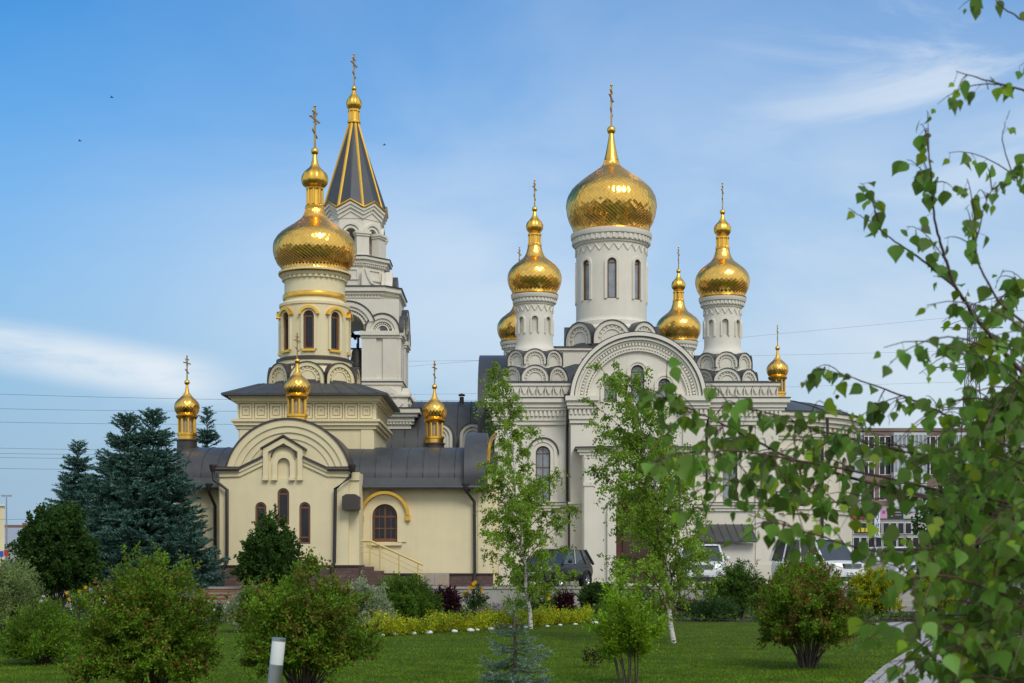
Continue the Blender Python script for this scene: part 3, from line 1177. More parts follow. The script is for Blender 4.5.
main_spec = dict(
    mat='white', rows=54, seg=62,
    drum=[(40, 330), (40, 327), (37.5, 324.5), (37.2, 320), (35.6, 318.5), (35.2, 316), (35.2, 242), (36.6, 241.5), (37, 239.5), (38.4, 239), (38.6, 233), (40, 232.5), (40.6, 230), (40.6, 227.5), (34, 226.5)],
    win=(9.0, 299, 259.5, 35.2, .20), win_n=8, win_off=R(-3), sur=2.6, glaze=True, fr=.07, mid=0,
    dent=(38.2, 238.2, 233.6, 44), zig=(35.6, 243.5, 250, 24), zt=.75,
    kok=[(46, 17.6, 344, 4.5, 8, R(-3))],
    base=[[(42, 352), (42, 334), (38, 331)]],
    skirt=[[(42.6, 332.8), (40.4, 330.6)], [(52, 349), (42, 340)]],
    dome=[(38.6, 229), (42.2, 221.5), (44.6, 212), (45.0, 204.5), (43.0, 196.5), (38.4, 189.5), (31.4, 183), (23, 176.5), (14.5, 170.5), (9.6, 166.5), (7.6, 162), (6.2, 157)],
    rim=[(38.2, 229), (39, 227.4), (37, 226)],
    finial=[[(7.4, 160.5), (6.0, 155), (4.4, 147), (3.0, 139), (2.0, 132)], ball(130.3, 4.4, 8), [(5.2, 158), (6.9, 159.5), (5.9, 156)]],
    cross=(126.5, 85.5), turn=R(78))
turret(church, 611.3, 73.0, 73 / F, main_spec, 'great_drum')

# small gilded lantern: base, eight columns, bulb, spike and cross; built once, then copied to the four places it has


def lantern(parent, px, d, k):
    c = (X(px, d), d)
    z = lambda p: EYE + (HY - p) * k
    mb = MB()
    mb.lathe([(9.6, 421), (9.6, 417.5), (10.6, 417), (10.6, 414.6), (9.0, 414)] and [(w * k, z(y)) for w, y in [(9.6, 424), (9.6, 417.5), (10.6, 417), (10.6, 414.6), (9.0, 414), (1e-4, 414)]], *c, 16)
    mb.lathe([(w * k, z(y)) for w, y in [(1e-4, 400.2), (9.4, 400), (10.4, 399), (11.6, 397.4), (11.6, 396), (8.2, 395.2)]], *c, 32)
    for i in range(8):
        a = 2 * PI * (i + .5) / 8
        x, y = c[0] + 8.6 * k * math.cos(a), c[1] + 8.6 * k * math.sin(a)
        mb.tube([(x, y, z(415)), (x, y, z(399))], 1.15 * k, 6)
    mb.lathe([(w * k, z(y)) for w, y in [(3.3, 376), (2.3, 371), (1.5, 366), (1.1, 362)]], *c, 16)
    mb.lathe([(w * k, z(y)) for w, y in ball(361, 2.9)], *c, 16)
    cup = mb.build('cupola', 'gold_trim', parent, smooth=40)
    q = MB()
    q.lathe([(7.0 * k, z(415)), (7.0 * k, z(399.5))], *c, 8)
    q.build('lantern_glass', pm('amber_lantern_glass', (.42, .33, .20), .25, var=.2, scale=6), cup)
    dm = MB()
    onion(dm, [(w * k, z(y)) for w, y in [(8.3, 396.5), (11.6, 393), (13.1, 388), (12.2, 383), (8.6, 378.6), (4.6, 375), (3.0, 372)]], *c, rows=16, n=24, seam=.005, one_way=True)
    dm.build('dome', ['gold', 'old_gold'], cup)
    cross_mesh(cup, *c, z(358.5), z(333), R(74))
    return cup


# ------------------------------------------------------------------ the cream chapel with its gallery
chapel = thing('chapel', 'cream chapel with arched gable, grey barrel roofed gallery and one gold dome', 'chapel', (-9, 57, TZ))
k57 = 57 / F
z57 = lambda p: Z(p, 57)
x57 = lambda p: X(p, 57)
slope = [(219.7, 469), (240, 468.5), (263, 457.5), (263, 448), (284, 436.5), (303.5, 448), (303.5, 457.5), (327.5, 468.5), (348.5, 469)]
mb = MB()
mb.prism([(x57(219.7), TZ)] + [(x57(a), z57(b)) for a, b in slope] + [(x57(348.5), TZ)], 57.0, 58.4)
mb.box(x57(217.5), x57(219.7), 57.25, 60, TZ, z57(472))
mb.box(x57(348.5), x57(358.5), 57.25, 60, TZ, z57(472))
FW = [(260.8, 543, 502, 11.2), (283.3, 525, 488, 11.8), (304.8, 544, 502, 11.2)]
cut = MB()
for cx, yb, yt, w in FW:
    cut.prism(arch_pts(x57(cx), z57(yb), w * k57, (yb - yt) * k57), 56.5, 57.22)
cut.prism(arch_pts(x57(284), z57(478), 12.5 * k57, 20 * k57), 56.5, 57.10)
mb.build('front_wall', 'cream', chapel, cut=cut)
for cx, yb, yt, w in FW:
    wb = MB()
    arch_window(wb, x57(cx), z57(yb), w * k57, (yb - yt) * k57, 57.05, fr=.08, mid=0)
    wb.box(x57(cx) - w * k57 / 2, x57(cx) + w * k57 / 2, 57.08, 57.13, z57(yb - 7.5), z57(yb - 6))
    wb.build('window', ['wood', 'glass'], chapel)
mb = MB()                                                          # raised mouldings of the front
lo = [(a, b + 9.5) for a, b in slope[:3]]
mb.strip([(x57(a), z57(b + .6)) for a, b in slope[:3]], [(x57(a), z57(b + 8)) for a, b in slope[:3]], 56.92, 57.05)
mb.strip([(x57(a), z57(b + .6)) for a, b in slope[6:]], [(x57(a), z57(b + 8)) for a, b in slope[6:]], 56.92, 57.05)
mb.strip([(x57(a), z57(b + .6)) for a, b in slope[:3]], [(x57(a), z57(b + 4)) for a, b in slope[:3]], 56.86, 57.04)
mb.strip([(x57(a), z57(b + .6)) for a, b in slope[6:]], [(x57(a), z57(b + 4)) for a, b in slope[6:]], 56.86, 57.04)
a_ = [(263.6, 478), (263.6, 449), (284, 438), (303, 449), (303, 478)]
b_ = [(268.5, 478), (268.5, 452), (284, 443.5), (298, 452), (298, 478)]
mb.strip([(x57(a), z57(b)) for a, b in a_], [(x57(a), z57(b)) for a, b in b_], 56.86, 57.05)
surround(mb, x57(284), z57(478), 12.5 * k57, 20 * k57, 5 * k57, 56.90, 57.05)
for x in (266, 274.8, 292.4, 300.5):
    mb.box(x57(x) - .11, x57(x) + .11, 56.83, 57.05, z57(480.5), z57(477.5))
mb.box(x57(349), x57(358.8), 57.17, 57.3, z57(480), z57(472))
mb.build('front_moulding', 'cream', chapel)
mb = MB()
zq = lambda pts, o: [(x57(a), z57(b + o)) for a, b in pts]
mb.strip(zq([(216.5, 468.2)] + slope[1:3], -1.6), zq([(216.5, 468.2)] + slope[1:3], .6), 56.78, 58.4)
mb.strip(zq(slope[6:8] + [(351.5, 468.2)], -1.6), zq(slope[6:8] + [(351.5, 468.2)], .6), 56.78, 58.4)
mb.strip(zq([(261, 449), (284, 435.8), (305.5, 449)], -1.0), zq([(261, 449), (284, 435.8), (305.5, 449)], .7), 56.78, 58.4)
mb.arc(x57(284), z57(458), 11.8 * k57, 12.8 * k57, 56.82, 57.05, .05, PI - .05, 20)
mb.tube([(x57(214), 56.8, z57(469.5)), (x57(240), 56.8, z57(469.5))], .075, 8)
mb.tube([(x57(328), 56.8, z57(469.5)), (x57(354), 56.8, z57(469.5))], .075, 8)
mb.build('eaves', 'brown_metal', chapel)
mb = MB()                                                          # great arch behind the front
ac = x57(287)
az = z57(482)
AR2 = 63 * k57
mb.prism([(ac - AR2 * .985, z57(470))] + [(ac - AR2 * math.cos(t), az + AR2 * math.sin(t)) for t in np.linspace(.19, PI - .19, 40)] + [(ac + AR2 * .985, z57(470))], 57.45, 59)
mb.arc(ac, az, AR2 * .90, AR2 + .01, 57.26, 57.5, .19, PI - .19, 44)
mb.arc(ac, az, AR2 * .80, AR2 * .90, 57.33, 57.5, .21, PI - .21, 44)
mb.arc(ac, az, AR2 * .70, AR2 * .80, 57.40, 57.5, .24, PI - .24, 44)
mb.build('arched_gable', 'cream', chapel, smooth=30)
mb = MB()
mb.arc(ac, az, AR2 + .012, AR2 + .08, 57.20, 61.5, .17, PI - .17, 44)
mb.build('arched_gable_roof', 'brown_metal', chapel, smooth=30)
# gallery
GY = 59.0
z59 = lambda p: Z(p, GY)
x59 = lambda p: X(p, GY)
mb = MB()
mb.box(X(176, 59), x59(492.5), GY, 66, TZ, z59(486))
cut = MB()
cut.prism(arch_pts(x59(385), z59(542), 25 * GY / F, 38 * GY / F), 58, GY + .25)
mb.build('gallery_wall', 'cream', chapel, cut=cut)
mb = MB()
w0, h0 = 25 * GY / F, 38 * GY / F
surround(mb, x59(385), z59(542), w0, h0, 9 * GY / F, GY - .07, GY + .1)
surround(mb, x59(385), z59(542), w0, h0, 1.6 * GY / F, GY - .10, GY + .1)
mb.box(x59(368), x59(402), GY - .14, GY + .1, z59(545.5), z59(542.5))
mb.box(X(176, 59), x59(492.5), GY - .08, GY + .1, z59(490), z59(486.2))
for xx in (361.5, 478):
    mb.box(x59(xx), x59(xx + 8), GY - .05, GY + .1, TZ, z59(490))
mb.build('gallery_moulding', 'cream', chapel)
wb = MB()
arch_window(wb, x59(385), z59(542), w0, h0, GY + .08, fr=.09)
wb.box(x59(385) - w0 / 2 + .09, x59(385) + w0 / 2 - .09, GY + .09, GY + .13, z59(529), z59(527.8))
for s in (-.24, .24):
    wb.box(x59(385) + s - .012, x59(385) + s + .012, GY + .1, GY + .13, z59(541), z59(507))
wb.box(x59(385) - w0 / 2, x59(385) + w0 / 2, GY + .02, GY + .12, z59(542), z59(538.5))
wb.build('window', ['wood', 'glass'], chapel)
mb = MB()
zc = z59(515.8)
mb.arc(x59(385), zc, 21.6 * GY / F, 24.6 * GY / F, GY - .22, GY + .05, .02, PI - .02, 24)
for s in (-1, 1):
    x = x59(385) + s * 23 * GY / F
    mb.box(x - .1, x + .1, GY - .2, GY + .05, zc - .2, zc + .0)
mb.build('gilded_hood', 'gold_trim', chapel, smooth=40)
prof = [(58.55, z59(489)), (58.52, z59(486.5)), (58.75, z59(478))] + [(58.75 + 3.0 * (1 - math.cos(t)), z59(478) + (Z(447.5, 61.5) - z59(478)) * math.sin(t)) for t in np.linspace(.12, PI / 2, 10)] + [(66.5, Z(447.5, 61.5)), (66.5, z59(489))]
mb = MB()
mb.prism_x(prof, X(174, 58.6), x59(466))
s0 = X(360, 59)
for i in range(-18, 8):
    x = s0 + i * .655
    if X(176, 58.6) < x < x59(463):
        mb.tube([(x, p[0] - .005, p[1] + .005) for p in prof[2:14]], .02, 4)
mb.tube([(X(174, 58.6), 58.42, z59(488)), (x59(487), 58.42, z59(488))], .085, 8)
mb.build('gallery_roof', 'roof', chapel, smooth=25)
mb = MB()                                                          # taller end wall of the gallery, clad in sheet
p2 = [(58.45, z59(491)), (58.35, z59(478))] + [(58.35 + 3.2 * (1 - math.cos(t)), z59(478) + (Z(431, 60.5) - z59(478)) * math.sin(t)) for t in np.linspace(.1, PI / 2, 10)] + [(66.0, Z(431, 60.5)), (66.0, z59(491))]
mb.prism_x(p2, x59(464.5), x59(487))
mb.build('gallery_end_cladding', 'roof', chapel, smooth=25)
mb = MB()                                                          # gilded verge of the small porch behind the end wall
mb.tube([(x59(487.5), 59.3, Z(462, 59)), (x59(488.5), 59.6, Z(447, 59)), (x59(491), 60.2, Z(436, 59)), (x59(495), 61.2, Z(430, 59))], .09, 6)
mb.tube([(x59(487), 59.1, Z(486, 59)), (x59(494), 59.0, Z(491, 59))], .07, 6)
mb.build('gilded_verge', 'gold_trim', chapel, smooth=40)
mb = MB()
mb.box(x57(217), x57(359), 56.86, 59, TZ - .1, z57(566.5))
mb.box(X(175, 59), x59(493), 58.86, 60, TZ - .1, z59(574.5))
mb.build('plinth', 'plinth', chapel)
mb = MB()
mb.box(x57(216.4), x57(359.6), 56.80, 59, z57(566.4), z57(565))
mb.box(X(174, 59), x59(493.6), 58.80, 60, z59(574.4), z59(573.2))
mb.build('plinth_capping', 'brown_metal', chapel)


def pipe(pts, parent, r=.07):
    mb = MB()
    mb.tube(pts, r, 8)
    for p in (pts[0],):
        mb.lathe([(r * 1.2, p[2] - .1), (r * 2.2, p[2] + .12), (r * 2.2, p[2] + .2)], p[0], p[1], 8)
    return mb.build('downpipe', 'pipe', parent, smooth=40)


pipe([(x57(214), 56.8, z57(470)), (x57(215), 56.8, z57(480)), (x57(228), 56.8, z57(490)), (x57(228), 56.8, z57(562)), (x57(224), 56.74, z57(568)), (x57(224), 56.74, TZ + .15)], chapel)
pipe([(x57(352.5), 56.8, z57(470)), (x57(351), 56.8, z57(477)), (x57(336), 56.8, z57(489)), (x57(335), 56.8, z57(562)), (x57(333), 56.74, z57(568)), (x57(333), 56.74, TZ + .15)], chapel)
pipe([(x59(466), 58.42, z59(489)), (x59(467), 58.5, z59(492)), (x59(474.5), 58.8, z59(502)), (x59(475), 58.8, z59(572)), (x59(474.5), 58.7, TZ + .15)], chapel)
pipe([(X(209, 58.4), 58.4, z59(489)), (X(209, 58.4), 58.4, z59(493)), (X(215, 58.8), 58.8, z59(506)), (X(215, 58.8), 58.8, z59(573)), (X(215, 58.7), 58.7, TZ + .15)], chapel)
mb = MB()                                                          # half-round canopy over the side door
x0, x1 = X(343.5, 57), X(360, 57)
mb.prism([(x0, Z(510, 57)), (x1, Z(510, 57)), (x1, Z(497, 57)), (x1 - .15, Z(494.6, 57)), (x0 + .15, Z(494.6, 57)), (x0, Z(497, 57))], 56.5, 57.24)
mb.build('door_canopy', 'brown_metal', chapel)
mb = MB()                                                          # entrance stair
xs = x57(359)
for i in range(5):
    mb.box(xs + .002, X(372, 58) + .42 * (4 - i), 57.6, 58.85, TZ + .17 * i, TZ + .17 * (i + 1))
mb.build('entrance_steps', 'plinth', chapel)
# square tower base
QY = 60.5
zq_ = lambda p: Z(p, QY)
qx0, qx1 = X(238.5, QY), X(374, QY)
qy1 = QY + (qx1 - qx0)
mb = MB()
mb.box(qx0, qx1, QY, qy1, 5.0, zq_(396))
mb.box(qx0 + .0, qx1, QY - .0, qy1, 4.9, 5.0)
for pa, pb, o_ in ((429, 425.5, .10), (425.5, 422, .20), (422, 419.5, .28), (403, 401.5, .16), (401.5, 398.5, .26), (398.5, 396.2, .36)):
    mb.box(qx0 - o_, qx1 + o_, QY - o_, qy1 + o_, zq_(pa), zq_(pb) - .001)
mb.box(qx0 + .05, qx0 + .55, QY - .05, QY + .1, 5, zq_(429))
mb.box(qx1 - .55, qx1 - .05, QY - .05, QY + .1, 5, zq_(429))
for i in range(9):
    for side in range(2):
        w = (qx1 - qx0) / 9
        zc, hh = zq_(411.3), 7.0 * QY / F
        mb.M = None if side == 0 else Matrix.Translation((qx1, QY, 0)) @ Matrix.Rotation(PI / 2, 4, 'Z') @ Matrix.Translation((-qx0, -QY, 0))
        x = qx0 + w * (i + .5)
        sq = lambda q: [(x - q, zc - hh * q / .25), (x + q, zc - hh * q / .25), (x + q, zc + hh * q / .25), (x - q, zc + hh * q / .25)]
        mb.strip(sq(.25), sq(.17), QY - .07, QY + .05, closed=True)
        mb.strip(sq(.13), sq(.06), QY - .05, QY + .05, closed=True)
        mb.box(qx0 + w * i - .03, qx0 + w * i + .03, QY - .10, QY + .05, zq_(419.5), zq_(403))
mb.M = None
mb.build('tower_base', 'cream', chapel)
mb = MB()
ov = .62
ze = zq_(394.5)
cxq, cyq = (qx0 + qx1) / 2, (QY + qy1) / 2
t_ = 2.15
low_ = [(qx0 - ov, QY - ov), (qx1 + ov, QY - ov), (qx1 + ov, qy1 + ov), (qx0 - ov, qy1 + ov)]
up_ = [(cxq - t_, cyq - t_), (cxq + t_, cyq - t_), (cxq + t_, cyq + t_), (cxq - t_, cyq + t_)]
mb.prism_z(low_, ze - .09, ze)
mb.prism_z(low_, ze + .001, Z(384.5, 61.6), up_)
for i in range(9):
    f_ = (i + .5) / 9
    for (a, b) in ((0, 1), (1, 2)):
        p = Vector((*low_[a], ze)).lerp(Vector((*low_[b], ze)), f_)
        q = Vector((*up_[a], Z(384.5, 61.6))).lerp(Vector((*up_[b], Z(384.5, 61.6))), f_)
        mb.tube([p, q], .025, 4)
mb.build('hipped_roof', 'roof', chapel)

chap_spec = dict(
    mat='cream', rows=50, seg=60, roofmat='brown_metal',
    drum=[(37, 366), (37.4, 359.5), (35.6, 357), (34, 356), (34, 304.5), (35.2, 303.5), (35.2, 301), (30.5, 299), (30, 296), (30, 277.5), (31.2, 277), (31.6, 274.5), (33, 274), (35, 271), (36, 269.5), (36, 267.5), (28, 266.5)],
    win=(10.5, 349.5, 312, 34, .22), win_n=8, win_off=R(-2), sur=2.6, glaze=True, fr=.09, mid=0, pane='glass',
    dent=(31.2, 277, 272, 36), gild=[(30.2, 296.5), (31.6, 295.8), (32, 293.5), (31.6, 291.4), (30.2, 290.8)],
    kok=[(43.5, 16.8, 385, 5.0, 8, R(-2))],
    base=[[(42, 392), (42, 372), (37, 366)]],
    skirt=[[(38, 365), (34.5, 358)], [(38.2, 359.5), (38.2, 356.8), (34.4, 355.6)], [(50, 388), (42, 380)]],
    dome=[(33, 270), (37.5, 264), (40.6, 256), (41.3, 249), (39.8, 242), (35, 235.5), (28, 230), (20, 224.5), (13.4, 219), (10.4, 213.5), (9.4, 209)],
    rim=[(35.5, 271), (36.4, 269.4), (34.2, 268)],
    finial=[[(9.6, 210), (10, 207.5), (9.0, 206), (7.4, 205), (7.2, 191), (8.6, 190), (9.0, 188)], [(4.4, 167), (3.2, 162), (2.0, 156), (1.6, 153)], ball(151.5, 3.9)],
    bulb=[(8.0, 188.5), (12.4, 185), (13.7, 180), (12.4, 174.5), (8.6, 170.5), (5.0, 167), (3.4, 163)], cols=(7.6, 205, 190), cross=(148.5, 106.5), turn=R(76))
turret(chapel, 314.8, 63.5, 63.5 / F, chap_spec, 'drum')

cu = lantern(chapel, 297.2, 57.75, 57.75 / F)


def more_lantern(parent, px, d, row):
    dz = Z(row, d) - Z(388, 57.75)
    n_ = copy_tree(cu, parent)
    n_.location = Vector((X(px, d) - X(297.2, 57.75), d - 57.75, dz)) + ORG[chapel] - ORG[parent]
    zb_ = Z(423, 57.75) + dz
    pe = MB()
    pe.lathe([(1e-5, zb_ - 2.4), (.43, zb_ - 2.4), (.43, zb_), (.47, zb_ + .002), (.47, zb_ + .06), (1e-5, zb_ + .06)], X(px, d), d, 20)
    pe.build('lantern_pedestal', 'brown_metal', parent, smooth=40)


more_lantern(chapel, 187, 61, 408)
more_lantern(chapel, 434.5, 62, 412)
more_lantern(church, 777.5, 70, 370.5)


# ------------------------------------------------------------------ the bell tower and the nave between
tower = thing('bell_tower', 'tall white bell tower with a dark tent spire edged in gold', 'tower', (-8.1, 73, TZ))
TX, TYc = -8.11, 73.0
FY = 70.5
zf = lambda p: Z(p, FY)
hw = TYc - FY


def octo(r, off=22.5):
    return [(TX + r * math.cos(R(off + 45 * i)), TYc + r * math.sin(R(off + 45 * i))) for i in range(8)]


def sqr(h):
    return [(TX - h, TYc - h), (TX + h, TYc - h), (TX + h, TYc + h), (TX - h, TYc + h)]


def cham(h, c):
    return [(TX - h + c, TYc - h), (TX + h - c, TYc - h), (TX + h, TYc - h + c), (TX + h, TYc + h - c), (TX + h - c, TYc + h), (TX - h + c, TYc + h), (TX - h, TYc + h - c), (TX - h, TYc - h + c)]


def side4(mb, fn):
    for i in range(4):
        mb.M = rot_at(TX, TYc, i * PI / 2)
        fn(mb)
    mb.M = None


mb = MB()                                                          # lower stage
mb.prism_z(sqr(2.95), TZ, zf(433))
for pa, pb, h in ((433, 430, 3.05), (430, 426, 3.15), (426, 423, 3.22), (423, 418.5, 3.32), (418.5, 415, 3.48), (415, 410.5, 3.62)):
    mb.prism_z(sqr(h), zf(pa), zf(pb) - .002)
mb.prism_z(sqr(2.98), zf(410.5), zf(398))
mb.prism_z(sqr(3.1), zf(398), zf(396))
side4(mb, lambda m: dentrow(m, -3.2, 3.2, -3.22, zf(425.6), zf(423.2), .16, .085, .07))
side4(mb, lambda m: [m.prism([(x - .26, zf(404.5)), (x, zf(399.5)), (x + .26, zf(404.5)), (x, zf(409.5))], -3.06, -2.9) for x in (-2.5, -1.9, -1.3, -.65, 0, .65, 1.3, 1.9, 2.5)])
side4(mb, lambda m: [m.prism([(x - .8, zf(396)), (x + .8, zf(396)), (x, zf(386.5))], -3.0, -2.4) for x in (-1.9, 1.9)])
side4(mb, lambda m: [m.prism([(x - .45, zf(395)), (x + .45, zf(395)), (x, zf(389.5))], -3.05, -2.9) for x in (-1.9, 1.9)])
mb.prism_z(sqr(2.62), zf(396), zf(385))
mb.prism_z(sqr(2.7), zf(385), zf(382.5))
mb.build('lower_stage', 'white', tower)
mb = MB()                                                          # open bell stage
mb.prism_z(sqr(hw), zf(382.5), zf(299))
cut = MB()
for ang in (0, PI / 2):
    cut.M = rot_at(TX, TYc, ang)
    cut.prism(arch_pts(0, zf(378), 1.56, zf(314) - zf(378)), -4, 4)
mb.build('bell_stage', 'white', tower, cut=cut, smooth=30)


def bell_face(m):
    for s in (-1, 1):
        for x in (1.03, 2.07):
            m.box(s * x - .36, s * x + .36, -hw - .10, -hw + .1, zf(382.4), zf(338))
        m.box(s * 1.55 - .94, s * 1.55 + .94, -hw - .16, -hw + .1, zf(338), zf(335.6))
        m.box(s * 1.55 - .98, s * 1.55 + .98, -hw - .24, -hw + .1, zf(335.6), zf(331.5))
        m.box(s * 1.55 - .92, s * 1.55 + .92, -hw - .18, -hw + .1, zf(382.3), zf(379.5))
        for r0, r1, o_ in ((.62, .82, .20), (.47, .62, .13), (.27, .33, .10)):
            m.arc(s * 1.70, zf(331.4), r0, r1, -hw - o_, -hw + .1, 0, PI, 20)
        for i in range(11):
            t = PI * (i + .5) / 11
            m.box(s * 1.70 + .40 * math.cos(t) - .035, s * 1.70 + .40 * math.cos(t) + .035, -hw - .08, -hw + .05, zf(331.4) + .40 * math.sin(t) - .035, zf(331.4) + .40 * math.sin(t) + .035)
    zc = zf(331) + .05
    for r0, r1, o_ in ((1.14, 1.36, .26), (.98, 1.14, .18), (.80, .90, .12)):
        m.arc(0, zc, r0, r1, -hw - o_, -hw + .1, .32, PI - .32, 28)
    for i in range(17):
        t = .3 + (PI - .6) * (i + .5) / 17
        m.box(.94 * math.cos(t) - .03, .94 * math.cos(t) + .03, -hw - .11, -hw + .05, zc + .94 * math.sin(t) - .03, zc + .94 * math.sin(t) + .03)


mb = MB()
side4(mb, bell_face)
mb.build('bell_stage_moulding', 'white', tower, smooth=30)
mb = MB()
side4(mb, lambda m: [m.arc(s * 1.70, zf(331.4), .82, .89, -hw - .24, -hw + .9, -.03, PI + .03, 20) for s in (-1, 1)])
side4(mb, lambda m: m.arc(0, zf(331) + .05, 1.36, 1.42, -hw - .3, -hw + .8, .32, PI - .32, 28))
side4(mb, lambda m: m.box(-.75, .75, -.06, .06, zf(329) - .03, zf(329) + .12))
mb.prism_z(sqr(2.75), zf(382.4), zf(381.6))
mb.prism_z(sqr(3.68), zf(410.4), zf(409.6))
mb.build('lower_roofing', 'roof', tower, smooth=30)
mb = MB()                                                          # big cornice and pedestal
mb.prism_z(cham(2.15, .7), zf(316), zf(299.5))
for pa, pb, h in ((300, 297.5, 2.22), (297.5, 294, 2.32), (294, 291, 2.44), (291, 286.5, 2.56)):
    mb.prism_z(cham(h, .75), zf(pa), zf(pb) - .002)
side4(mb, lambda m: dentrow(m, -1.55, 1.55, -2.32, zf(296.8), zf(294.4), .15, .08, .06))
mb.prism_z(octo(1.72), zf(286), zf(262))
for pa, pb, r in ((262, 259.5, 1.82), (259.5, 256, 1.92), (256, 253, 2.05)):
    mb.prism_z(octo(r), zf(pa), zf(pb) - .002)
for i in range(8):
    mb.M = rot_at(TX, TYc, R(45 * i))
    ap = 1.72 * math.cos(R(22.5))
    q = lambda a, b: [(-a, zf(270) - b), (a, zf(270) - b), (a, zf(270) + b), (-a, zf(270) + b)]
    mb.strip(q(.42, .30), q(.32, .2), -ap - .06, -ap + .05, closed=True)
    ap = 1.82 * math.cos(R(22.5))
    dentrow(mb, -.66, .66, -ap, zf(261.6), zf(259.8), .13, .07, .06)
    if i % 2 == 0:                                                 # curled buttress
        for s in (-1, 1):
            mb.strip([(s * 1.42, zf(284)), (s * 1.15, zf(281)), (s * .98, zf(275)), (s * .84, zf(266))], [(s * .6, zf(284)), (s * .6, zf(281)), (s * .6, zf(275)), (s * .6, zf(266))], -1.98, -1.5)
            mb.strip([(s * 1.48, zf(284)), (s * 1.2, zf(280.6)), (s * 1.03, zf(274.6)), (s * .88, zf(265.6))], [(s * 1.32, zf(284)), (s * 1.06, zf(281)), (s * .90, zf(275)), (s * .76, zf(266))], -2.06, -1.7)
mb.M = None
mb.build('upper_pedestal', 'white', tower)
mb = MB()
mb.prism_z(cham(2.62, .75), zf(286.4), zf(285.6))
mb.prism_z(cham(2.58, .75), zf(285.5), zf(282.5), cham(1.7, .6))
mb.prism_z(octo(2.10), zf(252.9), zf(252.2))
for a in (PI / 2, PI, -PI / 2):
    mb.M = rot_at(TX, TYc, a)
    mb.arc(0, zf(280), 0.0001, .62, -2.25, -1.4, 0, PI, 16)
    mb.box(-.62, .62, -2.25, -1.4, zf(284.5), zf(280))
mb.M = None
mb.build('upper_roofing', 'roof', tower, smooth=30)
mb = MB()                                                          # octagonal lantern of eight arches
mb.prism_z(octo(1.52), zf(252), zf(212))
cut = MB()
for i in range(4):
    cut.M = rot_at(TX, TYc, R(45 * i))
    cut.prism(arch_pts(0, zf(250.5), .50, zf(222) - zf(250.5)), -3, 3)
mb.build('lantern_stage', 'white', tower, cut=cut, smooth=30)
mb = MB()
ap = 1.52 * math.cos(R(22.5))
for i in range(8):
    mb.M = rot_at(TX, TYc, R(45 * i))
    mb.arc(0, zf(228.5), .28, .40, -ap - .10, -ap + .08, 0, PI, 18)
    mb.arc(0, zf(228.5), .44, .56, -ap - .16, -ap + .08, 0, PI, 18)
    pts_a = [(-1, zf(203)), (0, zf(195.5)), (1, zf(203))]
    for o0, o1, o_ in ((0, 3.4, .24), (3.4, 6.8, .17), (6.8, 10.6, .09)):
        sc_ = (ap + o_) * math.tan(R(22.5)) + .004
        mb.strip([(x * sc_, z - o0 * FY / F) for x, z in pts_a], [(x * sc_, z - o1 * FY / F) for x, z in pts_a], -ap - o_, -ap + .08)
    mb.prism([(-.60, zf(213)), (.60, zf(213)), (.60, zf(205)), (0, zf(198)), (-.60, zf(205))], -ap - .03, -.4)
for i in range(8):
    mb.M = rot_at(TX, TYc, R(22.5 + 45 * i))
    mb.box(-.32, .32, -1.62, -1.2, zf(251.8), zf(231))
    mb.box(-.37, .37, -1.68, -1.2, zf(231), zf(229))
    mb.box(-.41, .41, -1.73, -1.2, zf(229), zf(226.5))
    mb.box(-.36, .36, -1.67, -1.2, zf(252), zf(250))
mb.M = None
mb.build('lantern_moulding', 'white', tower, smooth=30)
kt = 73 / F
zt_ = lambda p: EYE + (HY - p) * kt
mb = MB()
for i in range(8):
    a0, a1 = R(-22.5 + 45 * i - 90), R(22.5 + 45 * i - 90)
    am = (a0 + a1) / 2
    rm = ap + .22
    low_l = (TX + 1.64 * math.cos(a0), TYc + 1.64 * math.sin(a0), zf(202.6))
    low_r = (TX + 1.64 * math.cos(a1), TYc + 1.64 * math.sin(a1), zf(202.6))
    mid_ = (TX + rm * math.cos(am), TYc + rm * math.sin(am), zf(195.2))
    tl = (TX + .19 * math.cos(a0), TYc + .19 * math.sin(a0), zt_(122))
    tr_ = (TX + .19 * math.cos(a1), TYc + .19 * math.sin(a1), zt_(122))
    mb.add([low_l, mid_, low_r, tr_, tl], [(0, 1, 4), (1, 3, 4), (1, 2, 3)])
mb.build('spire', pm('slate_blue_sheet', (.045, .052, .066), .5, var=.12, scale=2), tower)
mb = MB()
for i in range(8):
    a = R(22.5 + 45 * i)
    mb.M = None
    mb.tube([(TX + 1.64 * math.cos(a), TYc + 1.64 * math.sin(a), zf(202.6)), (TX + .19 * math.cos(a), TYc + .19 * math.sin(a), zt_(122))], .08, 6)
    mb.M = rot_at(TX, TYc, R(45 * i))
    mb.tube([(-.68, -ap - .25, zf(202.6)), (0, -ap - .25, zf(195)), (.68, -ap - .25, zf(202.6))], .06, 6)
mb.M = None
mb.build('gilded_edging', 'gold_trim', tower, smooth=40)
mb = MB()
c = (TX, TYc)
mb.lathe([(w * kt, zt_(y)) for w, y in [(4.2, 125), (6.6, 123.4), (6.6, 121.4), (5.2, 120.6), (5.0, 112.5), (6.0, 112), (6.2, 110)]], *c, 24)
for i in range(8):
    a = 2 * PI * i / 8
    mb.tube([(TX + 5.1 * kt * math.cos(a), TYc + 5.1 * kt * math.sin(a), zt_(121)), (TX + 5.1 * kt * math.cos(a), TYc + 5.1 * kt * math.sin(a), zt_(112))], .045, 5)
mb.lathe(smooth_profile([(w * kt, zt_(y)) for w, y in [(5.6, 110), (7.6, 106.6), (7.9, 103.4), (6.6, 99.4), (3.8, 95.6), (2.1, 92), (1.2, 89.5)]], 14), *c, 40, gadroon(10, .09))
